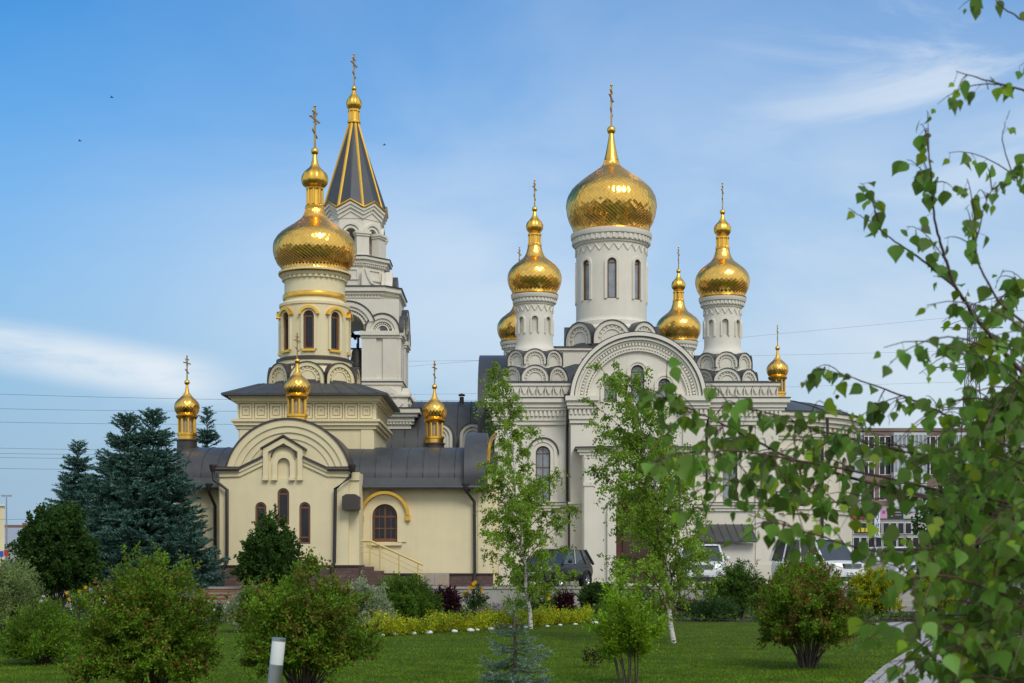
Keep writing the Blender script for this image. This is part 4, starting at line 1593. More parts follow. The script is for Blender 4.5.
mb.lathe([(w * kt, zt_(y)) for w, y in ball(88.6, 2.7)], *c, 16)
mb.build('finial', 'gold_trim', tower, smooth=40)
cross_mesh(tower, TX, TYc, zt_(86), zt_(54.5), R(78))


def bell(x, y, ztop, r, label):
    mb = MB()
    h = r * 1.75
    mb.lathe([(1e-6, ztop), (r * .45, ztop - h * .04), (r * .55, ztop - h * .2), (r * .62, ztop - h * .55), (r * .78, ztop - h * .8), (r, ztop - h), (r * .9, ztop - h), (r * .5, ztop - h * .5), (1e-6, ztop - h * .3)], x, y, 24)
    mb.tube([(x, y, ztop - .02), (x, y, ztop + .3)], .05, 6)
    o = mb.build('bell', 'bronze', None, (x, y, ztop), smooth=40)
    tag(o, label, 'bell')
    cl = MB()
    cl.lathe([(1e-6, ztop - h * .3), (.03, ztop - h * .4), (.03, ztop - h * .95), (.08, ztop - h * 1.02), (1e-6, ztop - h * 1.08)], x, y, 8)
    cl.build('clapper', 'bronze', o)
    return o


bell(TX + .35, FY + .8, zf(347), .52, 'dark bronze bell hanging highest in the tall arch of the bell stage')
bell(TX + .42, FY + 1.9, zf(361), .36, 'smaller dark bell hanging lower in the tall arch of the bell stage')
bell(TX + .15, TYc, zf(231), .48, 'dark bell hanging in the small arches below the tent spire')
mb = MB()
for x in (-.35, .35):
    mb.box(TX + x - .05, TX + x + .05, FY + 1.2, FY + 1.3, zf(382), zf(331))
for zz in (345, 360, 371):
    mb.box(TX - .78, TX + .78, FY + 1.2, FY + 1.28, zf(zz) - .04, zf(zz) + .04)
mb.build('bell_frame', 'dark', tower)

nave = thing('nave', 'long grey sheet metal nave roof with white arched dormers behind the gallery', 'building', (-4, 72, TZ))
mb = MB()
mb.box(-5.4, -1.65, 69.9, 76.1, TZ, 7.2)
mb.build('wall', 'white', nave)
mb = MB()
mb.box(-2.2, -.6, 60.6, 69.9, TZ, 5.9)
mb.build('link_wall', 'cream', nave)
mb = MB()
mb.prism_x([(60.3, 5.85), (60.3, 6.0), (66, 7.2), (69.9, 7.2), (69.9, 5.85)], -2.2, -.62)
mb.build('link_roof', 'roof', nave)
mb = MB()
rp = [(69.4, 6.6)] + [(73 - 3.6 * math.cos(t), 6.6 + (Z(402, 73) - 6.6) * math.sin(t)) for t in np.linspace(.1, PI - .1, 20)] + [(76.6, 6.6)]
mb.prism_x(rp, -6.2, -1.6)
for i in range(7):
    mb.tube([(-5.9 + i * .64, a, b + .01) for a, b in rp[1:-1]], .022, 4)
mb.build('roof', 'roof', nave, smooth=25)
for pxx in (440, 472.5):
    x = X(pxx, 69.2)
    mb = MB()
    mb.prism(arch_pts(x, 6.4, 1.22, Z(424, 69.2) - 6.4), 69.25, 72)
    surround(mb, x, 6.4, .95, Z(424, 69.2) - 6.4 - .14, .15, 69.12, 69.3)
    surround(mb, x, 6.4, .62, Z(424, 69.2) - 6.4 - .3, .07, 69.17, 69.3)
    dm_ = mb.build('dormer', 'white', nave)
    mr = MB()
    mr.strip(arch_pts(x, 6.4, 1.36, Z(424, 69.2) - 6.4 + .07), arch_pts(x, 6.4, 1.24, Z(424, 69.2) - 6.4 + .01), 69.07, 72.2)
    mr.build('dormer_roof', 'roof', dm_, smooth=30)
mb = MB()
xx = X(461.7, 72)
mb.lathe([(.11, 9.2), (.11, Z(397, 72))], xx, 72, 10)
mb.lathe([(.17, Z(396, 72)), (.17, Z(394.6, 72)), (.02, Z(393.4, 72))], xx, 72, 10)
mb.build('chimney', 'pipe', nave, smooth=40)


# ------------------------------------------------------------------ foliage helpers
def unit(a):
    return a / np.maximum(1e-9, np.linalg.norm(a, axis=1))[:, None]


def rvec(n):
    return unit(RNG.normal(size=(n, 3)))


SHAPES = {
    'lozenge': (np.array([(0, 0, 0), (.45, .5, .06), (1, 0, 0), (.45, -.5, .06)]), [(0, 1, 2, 3)]),
    'oval': (np.array([(0, 0, 0), (.25, .42, .05), (.6, .46, .05), (1, 0, -.05), (.6, -.46, .05), (.25, -.42, .05)]), [(0, 1, 2, 3), (0, 3, 4, 5)]),
    'blade': (np.array([(0, .5, 0), (1, 0, 0), (0, -.5, 0)]), [(0, 1, 2)]),
    'birch': (np.array([(0, 0, 0), (.06, .26, .05), (.20, .46, .09), (.36, .49, .09), (.60, .30, .05), (.82, .11, 0), (1, 0, -.06),
                        (.82, -.11, 0), (.60, -.30, .05), (.36, -.49, .09), (.20, -.46, .09), (.06, -.26, .05), (.35, 0, 0), (.65, 0, -.02)]),
              [(0, 1, 2, 3, 12), (12, 3, 4, 13), (13, 4, 5, 6), (0, 12, 9, 10, 11), (12, 13, 8, 9), (13, 6, 7, 8)]),
}


def leaf_mesh(name, P, D, Nn, L, W, mats, midx=None, shape='lozenge', parent=None, origin=None, smooth=False):
    T, F_ = SHAPES[shape]
    n, k = len(P), len(T)
    D = unit(D)
    curl = RNG.uniform(-.6, 2.4, n) if shape == 'birch' else np.ones(n)
    S = unit(np.cross(D, Nn))
    Nn = np.cross(S, D)
    L = np.broadcast_to(np.asarray(L, float), (n,))
    W = np.broadcast_to(np.asarray(W, float), (n,))
    V = (P[:, None, :] + D[:, None, :] * (T[None, :, 0, None] * L[:, None, None]) + S[:, None, :] * (T[None, :, 1, None] * W[:, None, None])
         + Nn[:, None, :] * (T[None, :, 2, None] * (L * curl)[:, None, None])).reshape(-1, 3)
    sizes = np.array([len(f) for f in F_])
    flat = np.concatenate([np.array(f) for f in F_])
    idx = (np.arange(n)[:, None] * k + flat[None, :]).ravel()
    tot = np.tile(sizes, n)
    start = np.r_[0, np.cumsum(tot)[:-1]]
    me = bpy.data.meshes.new(name)
    me.vertices.add(n * k)
    me.vertices.foreach_set('co', V.ravel())
    me.loops.add(len(idx))
    me.loops.foreach_set('vertex_index', idx.astype(np.int32))
    me.polygons.add(len(tot))
    me.polygons.foreach_set('loop_start', start.astype(np.int32))
    me.polygons.foreach_set('loop_total', tot.astype(np.int32))
    if midx is not None:
        me.polygons.foreach_set('material_index', np.repeat(midx, len(F_)).astype(np.int32))
    me.update(calc_edges=True)
    if smooth:
        me.shade_smooth()
    return link_mesh(name, me, mats, parent, origin)


def bez(p0, p1, p2, n):
    t = np.linspace(0, 1, n)[:, None]
    return (1 - t) ** 2 * p0 + 2 * t * (1 - t) * p1 + t ** 2 * p2


def along(path, t):
    """points and directions at parameters t (0..1) of a polyline"""
    n = len(path) - 1
    q = np.clip(t, 0, .9999) * n
    i = q.astype(int)
    f = (q - i)[:, None]
    return path[i] * (1 - f) + path[i + 1] * f, unit(path[i + 1] - path[i])


LM = {
    'spirea': leaf_mat('spirea_leaves', (.125, .215, .016), .03, .5),
    'rust': leaf_mat('rusty_young_leaves', (.165, .098, .026), .03, .45),
    'bright': leaf_mat('bright_green_leaves', (.19, .32, .016), .025, .4),
    'lime': leaf_mat('yellow_green_leaves', (.38, .36, .015), .02, .35),
    'silver': leaf_mat('silver_green_leaves', (.30, .35, .20), .02, .35, spec=.3),
    'willow': leaf_mat('grey_green_leaves', (.20, .26, .09), .02, .35),
    'dark': leaf_mat('dark_green_leaves', (.036, .085, .016), .02, .45),
    'deep': leaf_mat('deep_green_leaves', (.050, .105, .018), .02, .45),
    'weeping': leaf_mat('weeping_green_leaves', (.10, .185, .022), .02, .4),
    'birch': leaf_mat('birch_leaves_far', (.20, .31, .035), .025, .4, trans=.42),
    'needle': leaf_mat('blue_spruce_needles', (.050, .115, .088), .015, .35, trans=.08, rough=.6),
    'needle_tip': leaf_mat('pale_spruce_shoots', (.10, .195, .155), .015, .3, trans=.08, rough=.6),
    'blue': leaf_mat('blue_grey_needles', (.12, .195, .13), .015, .35, trans=.08),
    'silver_needle': leaf_mat('silvery_spruce_shoots', (.23, .31, .235), .015, .25, trans=.08),
    'juniper': leaf_mat('juniper_needles', (.04, .085, .02), .02, .4, trans=.1),
    'purple': leaf_mat('dark_red_leaves', (.050, .014, .020), .02, .4),
    'petal_yellow': leaf_mat('yellow_petals', (.75, .42, .02), .01, .15),
    'petal_lilac': leaf_mat('lilac_petals', (.36, .27, .44), .02, .2),
    'petal_pink': leaf_mat('pink_petals', (.50, .16, .20), .02, .2),
    'petal_white': leaf_mat('white_petals', (.7, .7, .66), .01, .1),
    'foreground': leaf_mat('birch_leaves_near', (.130, .235, .034), .018, .42, trans=.50, rough=.45, nscale=3.0, spec=.30),
    'foreground_young': leaf_mat('young_birch_leaves', (.20, .30, .02), .015, .25, trans=.45, rough=.5, spec=.2),
}


def shrub(name, label, cat, base, w, h, stems=38, twigs=13, leaves=22, L=.06, W=.035, mats=('spirea',), tip=None, spread=.55,
          low=.35, droop=0.0, twl=.20, shape='lozenge', group=None, lean=0.0, base_r=.16, arch=1.0, up=.35, jag=.12, wood='bark', tipf=.6, skip=3):
    """a multi-stemmed bush: stems fan out from the base, twigs leave them, leaves sit on the twigs"""
    o = thing(name, label, cat, base, group)
    b = np.array(base, float)
    P, D, MI = [], [], []
    mb = MB()
    for s in range(stems):
        rs_ = max(0.0, RNG.normal(1.0, .9))
        a = s * 2.39996 + RNG.uniform(-.3, .3)
        q = (s + .5) / stems
        el = math.acos(1 - (1 - spread * .0 - low * .0) * q * .98)        # even over the upper hemisphere
        ra = RNG.uniform(1 - 2.2 * jag, 1 + jag * .6)
        e = b + np.array([math.cos(a) * math.sin(el) * w / 2 * ra + lean * h * .3, math.sin(a) * math.sin(el) * w / 2 * ra,
                          h * (low + (1 - low) * math.cos(el)) * ra - droop * h * math.sin(el) * .6])
        e[2] = max(e[2], b[2] + .04 * h)
        st = b + np.array([math.cos(a), math.sin(a), 0]) * base_r * w * RNG.uniform(.1, .5)
        md = st * .5 + e * .5 + np.array([0, 0, h * (.18 * arch + droop * .7)])
        path = bez(st, md, e, 8)
        if s % skip == 0:
            mb.tube(path[:7], .006 + .005 * h, 4, .003)
        t = RNG.uniform(.30, 1.0, twigs) ** .75
        p, d = along(path, t)
        for j in range(twigs):
            dd = d[j] * .6 + RNG.normal(size=3) * .55 + np.array([0, 0, up - droop])
            dd /= np.linalg.norm(dd)
            ln = twl * w * RNG.uniform(.5, 1.1) * (.6 + .4 * t[j])
            tt = RNG.uniform(.05, 1, leaves)
            cur = p[j] + dd * ln * tt[:, None] + np.array([0, 0, -droop * ln * .8]) * (tt ** 2)[:, None] + RNG.normal(size=(leaves, 3)) * L * .35
            P.append(cur)
            D.append(dd + RNG.normal(size=(leaves, 3)) * .75)
            if tip:
                outer = (tt > .45) & (t[j] > .55)
                MI.append((outer & (RNG.random(leaves) < tipf * rs_)).astype(int))
            elif len(mats) > 1:
                MI.append((RNG.random(leaves) < .3).astype(int))
            else:
                MI.append(np.zeros(leaves, int))
    P, D, MI = np.concatenate(P), np.concatenate(D), np.concatenate(MI)
    P[:, 2] = np.maximum(P[:, 2], b[2] + .02)
    N_ = rvec(len(P)) + np.array([0, -.1, .6])
    mm = [LM[m] for m in mats] + ([LM[tip]] if tip else [])
    leaf_mesh('crown', P, D, N_, L * RNG.uniform(.65, 1.25, len(P)), W * RNG.uniform(.7, 1.2, len(P)), mm, MI, shape, o)
    if mb.v:
        mb.build('branches', wood, o)
    return o


def birch(name, label, base, h, lean, limbs, r, width, seed, twigs=11, leaves=20, L=.055, start=.16, bare=.0, mat='birch', gap=None, bias=0.0):
    global RNG
    RNG = np.random.default_rng(seed)
    o = thing(name, label, 'tree', base)
    b = np.array(base, float)
    topx = np.array([lean[0], lean[1], h])
    path = bez(b, b + np.array([lean[0] * .25, lean[1] * .3, h * .5]), b + topx, 14)
    path[1:-1, :2] += RNG.normal(size=(12, 2)) * .03
    mb = MB()
    mb.tube(path, r, 8, r * .16)
    mb.build('trunk', 'birch_bark', o, smooth=60)
    bm_ = MB()
    P, D = [], []
    for i in range(limbs):
        t = start + (1 - start) * ((i + .5) / limbs) ** .9
        a = i * 2.39996 + RNG.uniform(-.4, .4)
        if gap is not None and RNG.random() < gap(t):
            continue
        p0, d0 = along(path, np.array([t]))
        p0, d0 = p0[0], d0[0]
        ln = width(t) * RNG.uniform(.65, 1.15) * (1 - bias * math.cos(a))
        out = np.array([math.cos(a), math.sin(a), 0])
        e = p0 + out * ln + np.array([0, 0, ln * RNG.uniform(.35, 1.1)])
        lp = bez(p0, p0 + out * ln * .35 + np.array([0, 0, ln * .65]), e, 7)
        bm_.tube(lp, max(.006, r * .34 * (1 - t * .7)), 4, .003)
        k = max(3, int(twigs * ln / 1.0))
        tt = RNG.uniform(.18, 1, k)
        pp, dd = along(lp, tt)
        for j in range(k):
            v = dd[j] * .5 + RNG.normal(size=3) * .5 + np.array([0, 0, -.15])
            v /= np.linalg.norm(v)
            tl = RNG.uniform(.14, .36)
            s = RNG.uniform(.05, 1, leaves)
            P.append(pp[j] + v * tl * s[:, None] + np.array([0, 0, -.16]) * (s ** 2)[:, None] + RNG.normal(size=(leaves, 3)) * .025)
            D.append(np.array([0, 0, -.75]) + RNG.normal(size=(leaves, 3)) * .65)
    bm_.build('branches', 'twig', o)
    P, D = np.concatenate(P), np.concatenate(D)
    leaf_mesh('crown', P, D, rvec(len(P)) + np.array([0, -.3, .25]), L * RNG.uniform(.6, 1.2, len(P)), L * .8 * RNG.uniform(.6, 1.1, len(P)), LM[mat], None, 'lozenge', o)
    return o


def spruce(name, label, base, h, rad, whorls, per, seed, mats=('needle', 'needle_tip'), nl=.15, nw=.028, group=None, dens=1.0, skirt=.04, power=.85):
    global RNG
    RNG = np.random.default_rng(seed)
    o = thing(name, label, 'tree', base, group)
    b = np.array(base, float)
    mb = MB()
    mb.tube([b, b + np.array([.02, 0, h * .5]), b + np.array([0, 0, h * .985])], .018 * h + .02, 8, .01)
    mb.build('trunk', 'bark', o, smooth=60)
    P, D, MI = [], [], []
    br = MB()
    for w in range(whorls):
        f = skirt + (1 - skirt) * (w / whorls) ** 1.0
        z = h * f
        Rl = rad * (1 - f) ** power + .03 * rad
        n = per if f < .85 else max(4, per - 3)
        for j in range(n):
            a = 2 * PI * (j + .5 * (w % 2)) / n + RNG.uniform(-.25, .25)
            ln = Rl * RNG.uniform(.72, 1.12)
            out = np.array([math.cos(a), math.sin(a), 0])
            rise = 1.0 if f > .88 else .4 if f > .78 else (.10 if f > .5 else -.06)
            p0 = b + np.array([0, 0, z + RNG.uniform(-.5, .5) * h / whorls])
            e = p0 + out * ln + np.array([0, 0, ln * (rise + RNG.uniform(-.08, .12))])
            lp = bez(p0, p0 + out * ln * .55 + np.array([0, 0, ln * (rise - .22)]), e, 6)
            if w % 2 == 0:
                br.tube(lp, .008 + .006 * h * (1 - f) * .4, 4, .004)
            side = np.array([-math.sin(a), math.cos(a), 0])
            k = max(3, int(ln / .085 * dens))
            ts = RNG.uniform(.12, 1, k)
            pp, dd = along(lp, ts)
            for q in range(k):
                sg = 1 if q % 2 else -1
                tl = (.14 + .30 * ln * (1 - ts[q]) ** .6) * RNG.uniform(.6, 1.1)
                v = dd[q] * .75 + side * sg * RNG.uniform(.5, 1.0) + np.array([0, 0, RNG.uniform(-.30, .05)])
                v /= np.linalg.norm(v)
                m = max(4, int(tl / .035 * dens))
                s = np.linspace(0, 1, m)
                P.append(pp[q] + v * tl * s[:, None])
                D.append(v * .9 + RNG.normal(size=(m, 3)) * .42 + np.array([0, 0, .12]))
                MI.append(((s > .7) & (ts[q] > .45) & (RNG.random(m) < .75)).astype(int))
            m = max(5, int(ln / .03 * dens))
            s = np.linspace(.1, 1, m)
            pm_, dm__ = along(lp, s)
            P.append(pm_)
            D.append(dm__ + RNG.normal(size=(m, 3)) * .5)
            MI.append((s > .85).astype(int))
    m = 40
    s = np.linspace(.93, 1, m)
    P.append(b + np.array([0, 0, h]) * s[:, None])
    D.append(np.array([0, 0, 1.0]) + RNG.normal(size=(m, 3)) * .45)
    MI.append(np.ones(m, int))
    br.build('branches', 'bark', o)
    P, D, MI = np.concatenate(P), np.concatenate(D), np.concatenate(MI)
    leaf_mesh('crown', P, D, rvec(len(P)) + np.array([0, 0, .5]), nl * RNG.uniform(.7, 1.2, len(P)) * np.clip(1.25 - .75 * (P[:, 2] - b[2]) / h, .4, 1), nw, [LM[m_] for m_ in mats], MI, 'blade', o)
    return o


def at(px, py, z=0.0, d=None):
    d = d or gd(py, z)
    return (X(px, d), d, z)


# ------------------------------------------------------------------ trees
spruce('blue_spruce', 'broad tall blue spruce standing between the slimmer spruce and the one nearest the gallery', at(127, 0, TZ, 54.2), 6.6, 3.05, 42, 12, 11, dens=1.5, nw=.045, power=.86)
sp2 = spruce('blue_spruce', 'tall blue spruce nearest the grey gallery, its tip rising under the small gold lantern', at(153, 0, TZ, 53.6), 6.75, 2.95, 42, 12, 12, dens=1.5, nw=.045, power=.86)
spruce('blue_spruce', 'slimmer blue spruce at the left edge of the spruce group, tip lower than its neighbours', at(78, 0, TZ, 56.0), 5.75, 2.2, 38, 10, 13, dens=1.3, nw=.045, power=.85)
spruce('spruce', 'distant small spruce tip showing above the grey gallery roof', at(207, 0, TZ, 76), 9.3, 2.3, 36, 9, 14, dens=1.1, nl=.24, nw=.06)
shrub('linden_tree', 'dense dark green round young linden in front of the blue spruces', 'tree', at(57, 0, .0, 46.5), 2.75, 3.75, 120, 17, 22, .10, .075, ('dark', 'deep'), shape='oval', low=.34, twl=.13, up=.1, arch=.6, base_r=.05, jag=.06)
shrub('round_tree', 'small dark green round tree in front of the chapel windows', 'tree', at(270, 0, .0, 50), 2.3, 3.45, 100, 15, 20, .10, .07, ('deep', 'dark'), shape='oval', low=.34, twl=.14, up=.12, arch=.6, base_r=.05, jag=.08)
birch('birch_tree', 'young slender white birch in front of the seam between chapel and white church', at(531, 629), 6.9, (-.95, .3), 80, .055,
      lambda t: (1.45 * (1 - t) ** .75 + .18) * (1 if t > .2 else .8), 21, twigs=23, leaves=21, L=.066, start=.06, gap=lambda t: .0 if t < .55 else .34)
birch('birch_tree', 'young white birch with a broad crown in front of the arched church portal', at(674, 643), 5.75, (-.95, .2), 96, .055,
      lambda t: (1.42 * (1 - t) ** .5 + .24) * (1 if t > .3 else .92), 22, twigs=19, leaves=21, L=.064, start=.09, gap=lambda t: .0 if t < .75 else .2, bias=.28)
RNG = np.random.default_rng(31)

# ------------------------------------------------------------------ shrubs of the garden, near to far
shrub('spirea_bush', 'large rounded green bush with rusty young tips nearest the left lawn edge', 'bush', at(147, 694), 2.0, 1.80, 150, 18, 26, .050, .028, ('spirea',), tip='rust', low=.10, twl=.15, tipf=.2, jag=.15, base_r=.2, up=.5)
shrub('spirea_bush', 'upright rusty tipped green bush behind the steel bollard lamp', 'bush', at(303, 697), 1.72, 1.74, 125, 18, 26, .050, .028, ('spirea',), tip='rust', low=.26, twl=.16, base_r=.12, tipf=.22, jag=.17, up=.5)
shrub('spirea_bush', 'vase shaped rusty green bush on the lawn beside the winding path', 'bush', at(808, 668), 1.80, 1.66, 130, 17, 26, .052, .030, ('spirea',), tip='rust', low=.36, twl=.14, base_r=.14, tipf=.5, jag=.13, up=.45)
shrub('bright_bush', 'light green feathery bush with bare lower stems in the middle of the lawn', 'bush', at(629, 684), 1.0, 1.5, 44, 13, 20, .058, .026, ('bright',), low=.40, twl=.26, base_r=.30, up=.7, jag=.2, skip=5)
shrub('grassy_bush', 'low bright green fine leaved mound at the left end of the lawn', 'bush', at(42, 664), 1.3, .92, 110, 13, 20, .085, .016, ('weeping', 'bright'), low=.12, twl=.22, up=.9, arch=.5)
shrub('willow_bush', 'pale grey green rounded willow bush at the left picture edge', 'bush', at(2, 634), 2.2, 1.72, 120, 16, 24, .08, .026, ('willow',), low=.12, twl=.15, jag=.08)
shrub('silver_bush', 'small silver leaved bush between the two rusty bushes', 'bush', at(247, 632), 1.05, 1.12, 66, 14, 22, .06, .032, ('silver',), low=.15, twl=.2)
shrub('silver_bush', 'silver leaved bush just behind the start of the yellow hedge', 'bush', at(366, 634), 1.3, 1.32, 70, 14, 22, .06, .032, ('silver',), low=.15, twl=.2)
shrub('weeping_bush', 'weeping green bush with hanging branches below the chapel stair railing', 'bush', at(404, 622), 1.9, 1.40, 100, 16, 24, .085, .030, ('weeping',), low=.55, droop=.35, twl=.20, up=.1)
shrub('weeping_bush', 'dark weeping bush in front of the white off-road car', 'bush', at(738, 0, 0, 44.5), 1.9, 1.80, 100, 16, 24, .085, .030, ('deep', 'weeping'), low=.5, droop=.35, twl=.18, up=.1)
shrub('juniper', 'spreading dark juniper low beside the dark weeping bush', 'bush', at(712, 0, 0, 43), 1.5, .55, 50, 12, 20, .10, .016, ('juniper',), low=.45, twl=.25, up=.3)
shrub('dark_bush', 'dark green leafy bush against the terrace wall beside the grey car', 'bush', at(598, 0, 0, 48), 1.25, 1.15, 40, 12, 18, .09, .06, ('deep',), low=.35, twl=.2)
shrub('golden_bush', 'round yellow green bush at the head of the garden steps', 'bush', at(874, 0, .0, 46.4), 1.65, 1.55, 90, 14, 22, .07, .045, ('lime', 'bright'), low=.15, twl=.16)
shrub('golden_bush', 'smaller yellow green bush right of the garden steps', 'bush', at(938, 0, .0, 46), 1.35, 1.5, 70, 13, 20, .07, .045, ('lime', 'bright'), low=.15, twl=.18)
shrub('lilac_bush', 'leafy mid green bush behind the rusty bush on the right lawn', 'bush', at(800, 0, .0, 47), 2.0, 2.0, 60, 13, 20, .09, .06, ('bright', 'weeping'), low=.4, twl=.18)
shrub('young_lilac', 'thin low dark leaved plant growing alone in the open lawn', 'plant', at(594, 668), .34, .34, 10, 6, 8, .05, .028, ('purple', 'spirea'), low=.4, twl=.3)
spruce('dwarf_blue_spruce', 'knee high open blue spruce on the near lawn in front of the slender birch', at(514, 692), 1.12, .62, 8, 6, 41, ('blue', 'silver_needle'), nl=.042, nw=.013, dens=3.6, skirt=.10, power=.85)
RNG = np.random.default_rng(51)

# yellow hedge along the far edge of the lawn
hx0, hx1 = at(372, 637), at(590, 622)
o = thing('low_hedge', 'long low hedge of yellow green shoots along the far lawn edge', 'hedge', hx0)
P, D = [], []
A_, B_ = np.array(hx0), np.array(hx1)
for i in range(900):
    f = RNG.random()
    c0 = A_ + (B_ - A_) * f + np.array([RNG.normal() * .10, RNG.uniform(-.35, .45), 0])
    hh = .54 * (.75 + .3 * math.sin(f * 43) * math.sin(f * 17 + 1)) * RNG.uniform(.6, 1.15)
    v = np.array([RNG.normal() * .28, RNG.normal() * .28, 1.0])
    s = RNG.uniform(.1, 1, 26)
    P.append(c0 + v * hh * s[:, None] + RNG.normal(size=(26, 3)) * .025)
    D.append(v * .6 + RNG.normal(size=(26, 3)) * .8)
P, D = np.concatenate(P), np.concatenate(D)
LM['hedge'] = leaf_mat('hedge_leaves', (.42, .40, .018), .04, .45)
leaf_mesh('crown', P, D, rvec(len(P)) + np.array([0, 0, .4]), .06 * RNG.uniform(.6, 1.2, len(P)), .032, [LM['hedge'], LM['bright']], (RNG.random(len(P)) < .34).astype(int), 'lozenge', o)


def flower_plant(name, label, px, d, w, h, leafm, petal, nfl, fr, group=None, L=.07, W=.03, z=0.0, spike=False):
    global RNG
    o = shrub(name, label, 'flower' if petal else 'plant', at(px, 0, z, d), w, h, 22, 8, 12, L, W, (leafm,), low=.4, twl=.25, up=.7, group=group)
    if petal:
        b = np.array(at(px, 0, z, d))
        P, D = [], []
        for i in range(nfl):
            a, q = RNG.uniform(0, 6.28), math.sqrt(RNG.random())
            c0 = b + np.array([math.cos(a) * q * w * .5, math.sin(a) * q * w * .5, h * (1.06 - .3 * q * q + RNG.uniform(-.15, .08))])
            k = 9
            for j in range(k):
                t = 2 * PI * j / k
                P.append(c0)
                D.append((math.cos(t), -.35 + .3 * math.sin(t), math.sin(t)))
        P, D = np.array(P), np.array(D)
        leaf_mesh('blossoms', P, D, np.tile((0, -1.0, .5), (len(P), 1)) + rvec(len(P)) * .3, fr, fr * .6, LM[petal], None, 'lozenge', o)
    return o


flower_plant('yellow_flowers', 'clump of tall yellow daisies left of the slender birch under the chapel corner', 476, 44.5, .75, 1.05, 'dark', 'petal_yellow', 11, .075)
flower_plant('yellow_flowers', 'clump of tall yellow daisies right of the slender birch before the terrace wall', 542, 45.5, .85, .95, 'dark', 'petal_yellow', 8, .075)
flower_plant('dark_red_plant', 'spiky dark red leaved plant between weeping bush and yellow daisies', 446, 46, .75, .85, 'purple', None, 0, 0, L=.22, W=.04)
flower_plant('dark_red_plant', 'spiky dark red leaved plant before the terrace wall under the grey car', 563, 46.5, .6, .75, 'purple', None, 0, 0, L=.2, W=.035)
flower_plant('lilac_flowers', 'low drift of pale lilac flowers behind the yellow hedge', 497, 43, 1.2, .42, 'willow', 'petal_lilac', 60, .045)
flower_plant('pink_flowers', 'small pink flowering plant at the foot of the broad birch', 660, 46, .9, .55, 'spirea', 'petal_pink', 12, .06)
flower_plant('pink_flowers', 'low dark pink flowering plant beside the dark juniper', 690, 46.5, .9, .5, 'purple', 'petal_pink', 10, .05)
flower_plant('rose_bush', 'leafy rose bush with a few blooms between two cars at the terrace wall', 640, 48.5, 1.2, 1.05, 'dark', 'petal_pink', 6, .07)
flower_plant('white_roses', 'white flowering plant in front of the bench beside the chapel', 226, 42, .8, .55, 'dark', 'petal_white', 9, .05)
flower_plant('yellow_lilies', 'loose plant with a few yellow blooms beside the low white fence', 80, 44.0, .8, 1.0, 'spirea', 'petal_yellow', 5, .07)
flower_plant('green_plant', 'low green leafy plant at the left end of the planting bed', 196, 41, 1.1, .62, 'spirea', None, 0, 0)
flower_plant('green_plant', 'low green leafy plant just right of the yellow hedge end', 612, 44.5, 1.3, .5, 'weeping', None, 0, 0)
flower_plant('green_plant', 'low green leafy plant on the terrace edge beneath the chapel plinth', 520, 47.5, 1.4, .6, 'weeping', None, 0, 0)

# ground cover of the bed, nobody could count it
n = 26000
gx = RNG.uniform(-21, 12.8, n)
gy = np.where(RNG.random(n) < .35, RNG.uniform(42.1, 43.5, n), RNG.uniform(45.5, 51.9, n))
clump = np.sin(gx * 1.7 + gy) + np.sin(gx * .63 - gy * 1.9 + 1)
keep = clump + RNG.normal(size=n) * .6 > -.5
P = np.stack([gx, gy, RNG.uniform(0, .22, n)], 1)[keep]
gc = leaf_mesh('ground_cover', P, rvec(len(P)) + np.array([0, 0, .6]), rvec(len(P)) + np.array([0, 0, .5]), .11, .06, [LM['deep'], LM['weeping'], LM['purple']], RNG.choice([0, 1, 2], len(P), p=[.5, .4, .1]), 'lozenge')
tag(gc, 'low green ground cover plants filling the bed before the terrace', 'ground cover', kind='stuff')
# turf blades
n = 150000
d = 18.5 / (1 - RNG.random(n) * (1 - 18.5 / 42.0))
px = RNG.uniform(-30, 1054, n)
gx = (px - 512) * d / F
P = np.stack([gx, d, np.zeros(n)], 1)
edge = np.array([gp(*p) for p in L_])
inside = np.zeros(n, bool)
poly = np.array([gp(*p) for p in L_ + R_])
j = len(poly) - 1
for i in range(len(poly)):
    xi, yi, xj, yj = *poly[i], *poly[j]
    cnd = ((yi > d) != (yj > d)) & (gx < (xj - xi) * (d - yi) / (yj - yi + 1e-12) + xi)
    inside ^= cnd
    j = i
P = P[~inside]
m = len(P)
LM['turf'] = leaf_mat('turf_blades', (.125, .21, .014), .03, .45, trans=.3, nscale=1.3, spec=.05)
gr = leaf_mesh('turf', P, np.array([0, 0, 1.0]) + RNG.normal(size=(m, 3)) * .8, rvec(m), RNG.uniform(.022, .048, m), .015, LM['turf'], None, 'blade')
tag(gr, 'mown green grass covering the lawn', 'grass', kind='stuff')
fl = []
while len(fl) < 170:
    q = gp(RNG.uniform(850, 1010), RNG.uniform(628, 683))
    ins = False
    j = len(poly) - 1
    for i in range(len(poly)):
        xi, yi, xj, yj = *poly[i], *poly[j]
        if (yi > q[1]) != (yj > q[1]) and q[0] < (xj - xi) * (q[1] - yi) / (yj - yi + 1e-12) + xi:
            ins = not ins
        j = i
    if ins:
        fl.append((q[0], q[1], .018))
P = np.array(fl)
D = rvec(len(P)) * np.array([1, 1, .12])
fo = leaf_mesh('fallen_leaves', P, D, np.array([0, 0, 1.0]) + rvec(len(P)) * .25, .06, .045, [LM['rust'], LM['spirea']], RNG.integers(0, 2, len(P)), 'oval')
tag(fo, 'scattered fallen leaves lying on the pale winding path', 'leaves', kind='stuff')


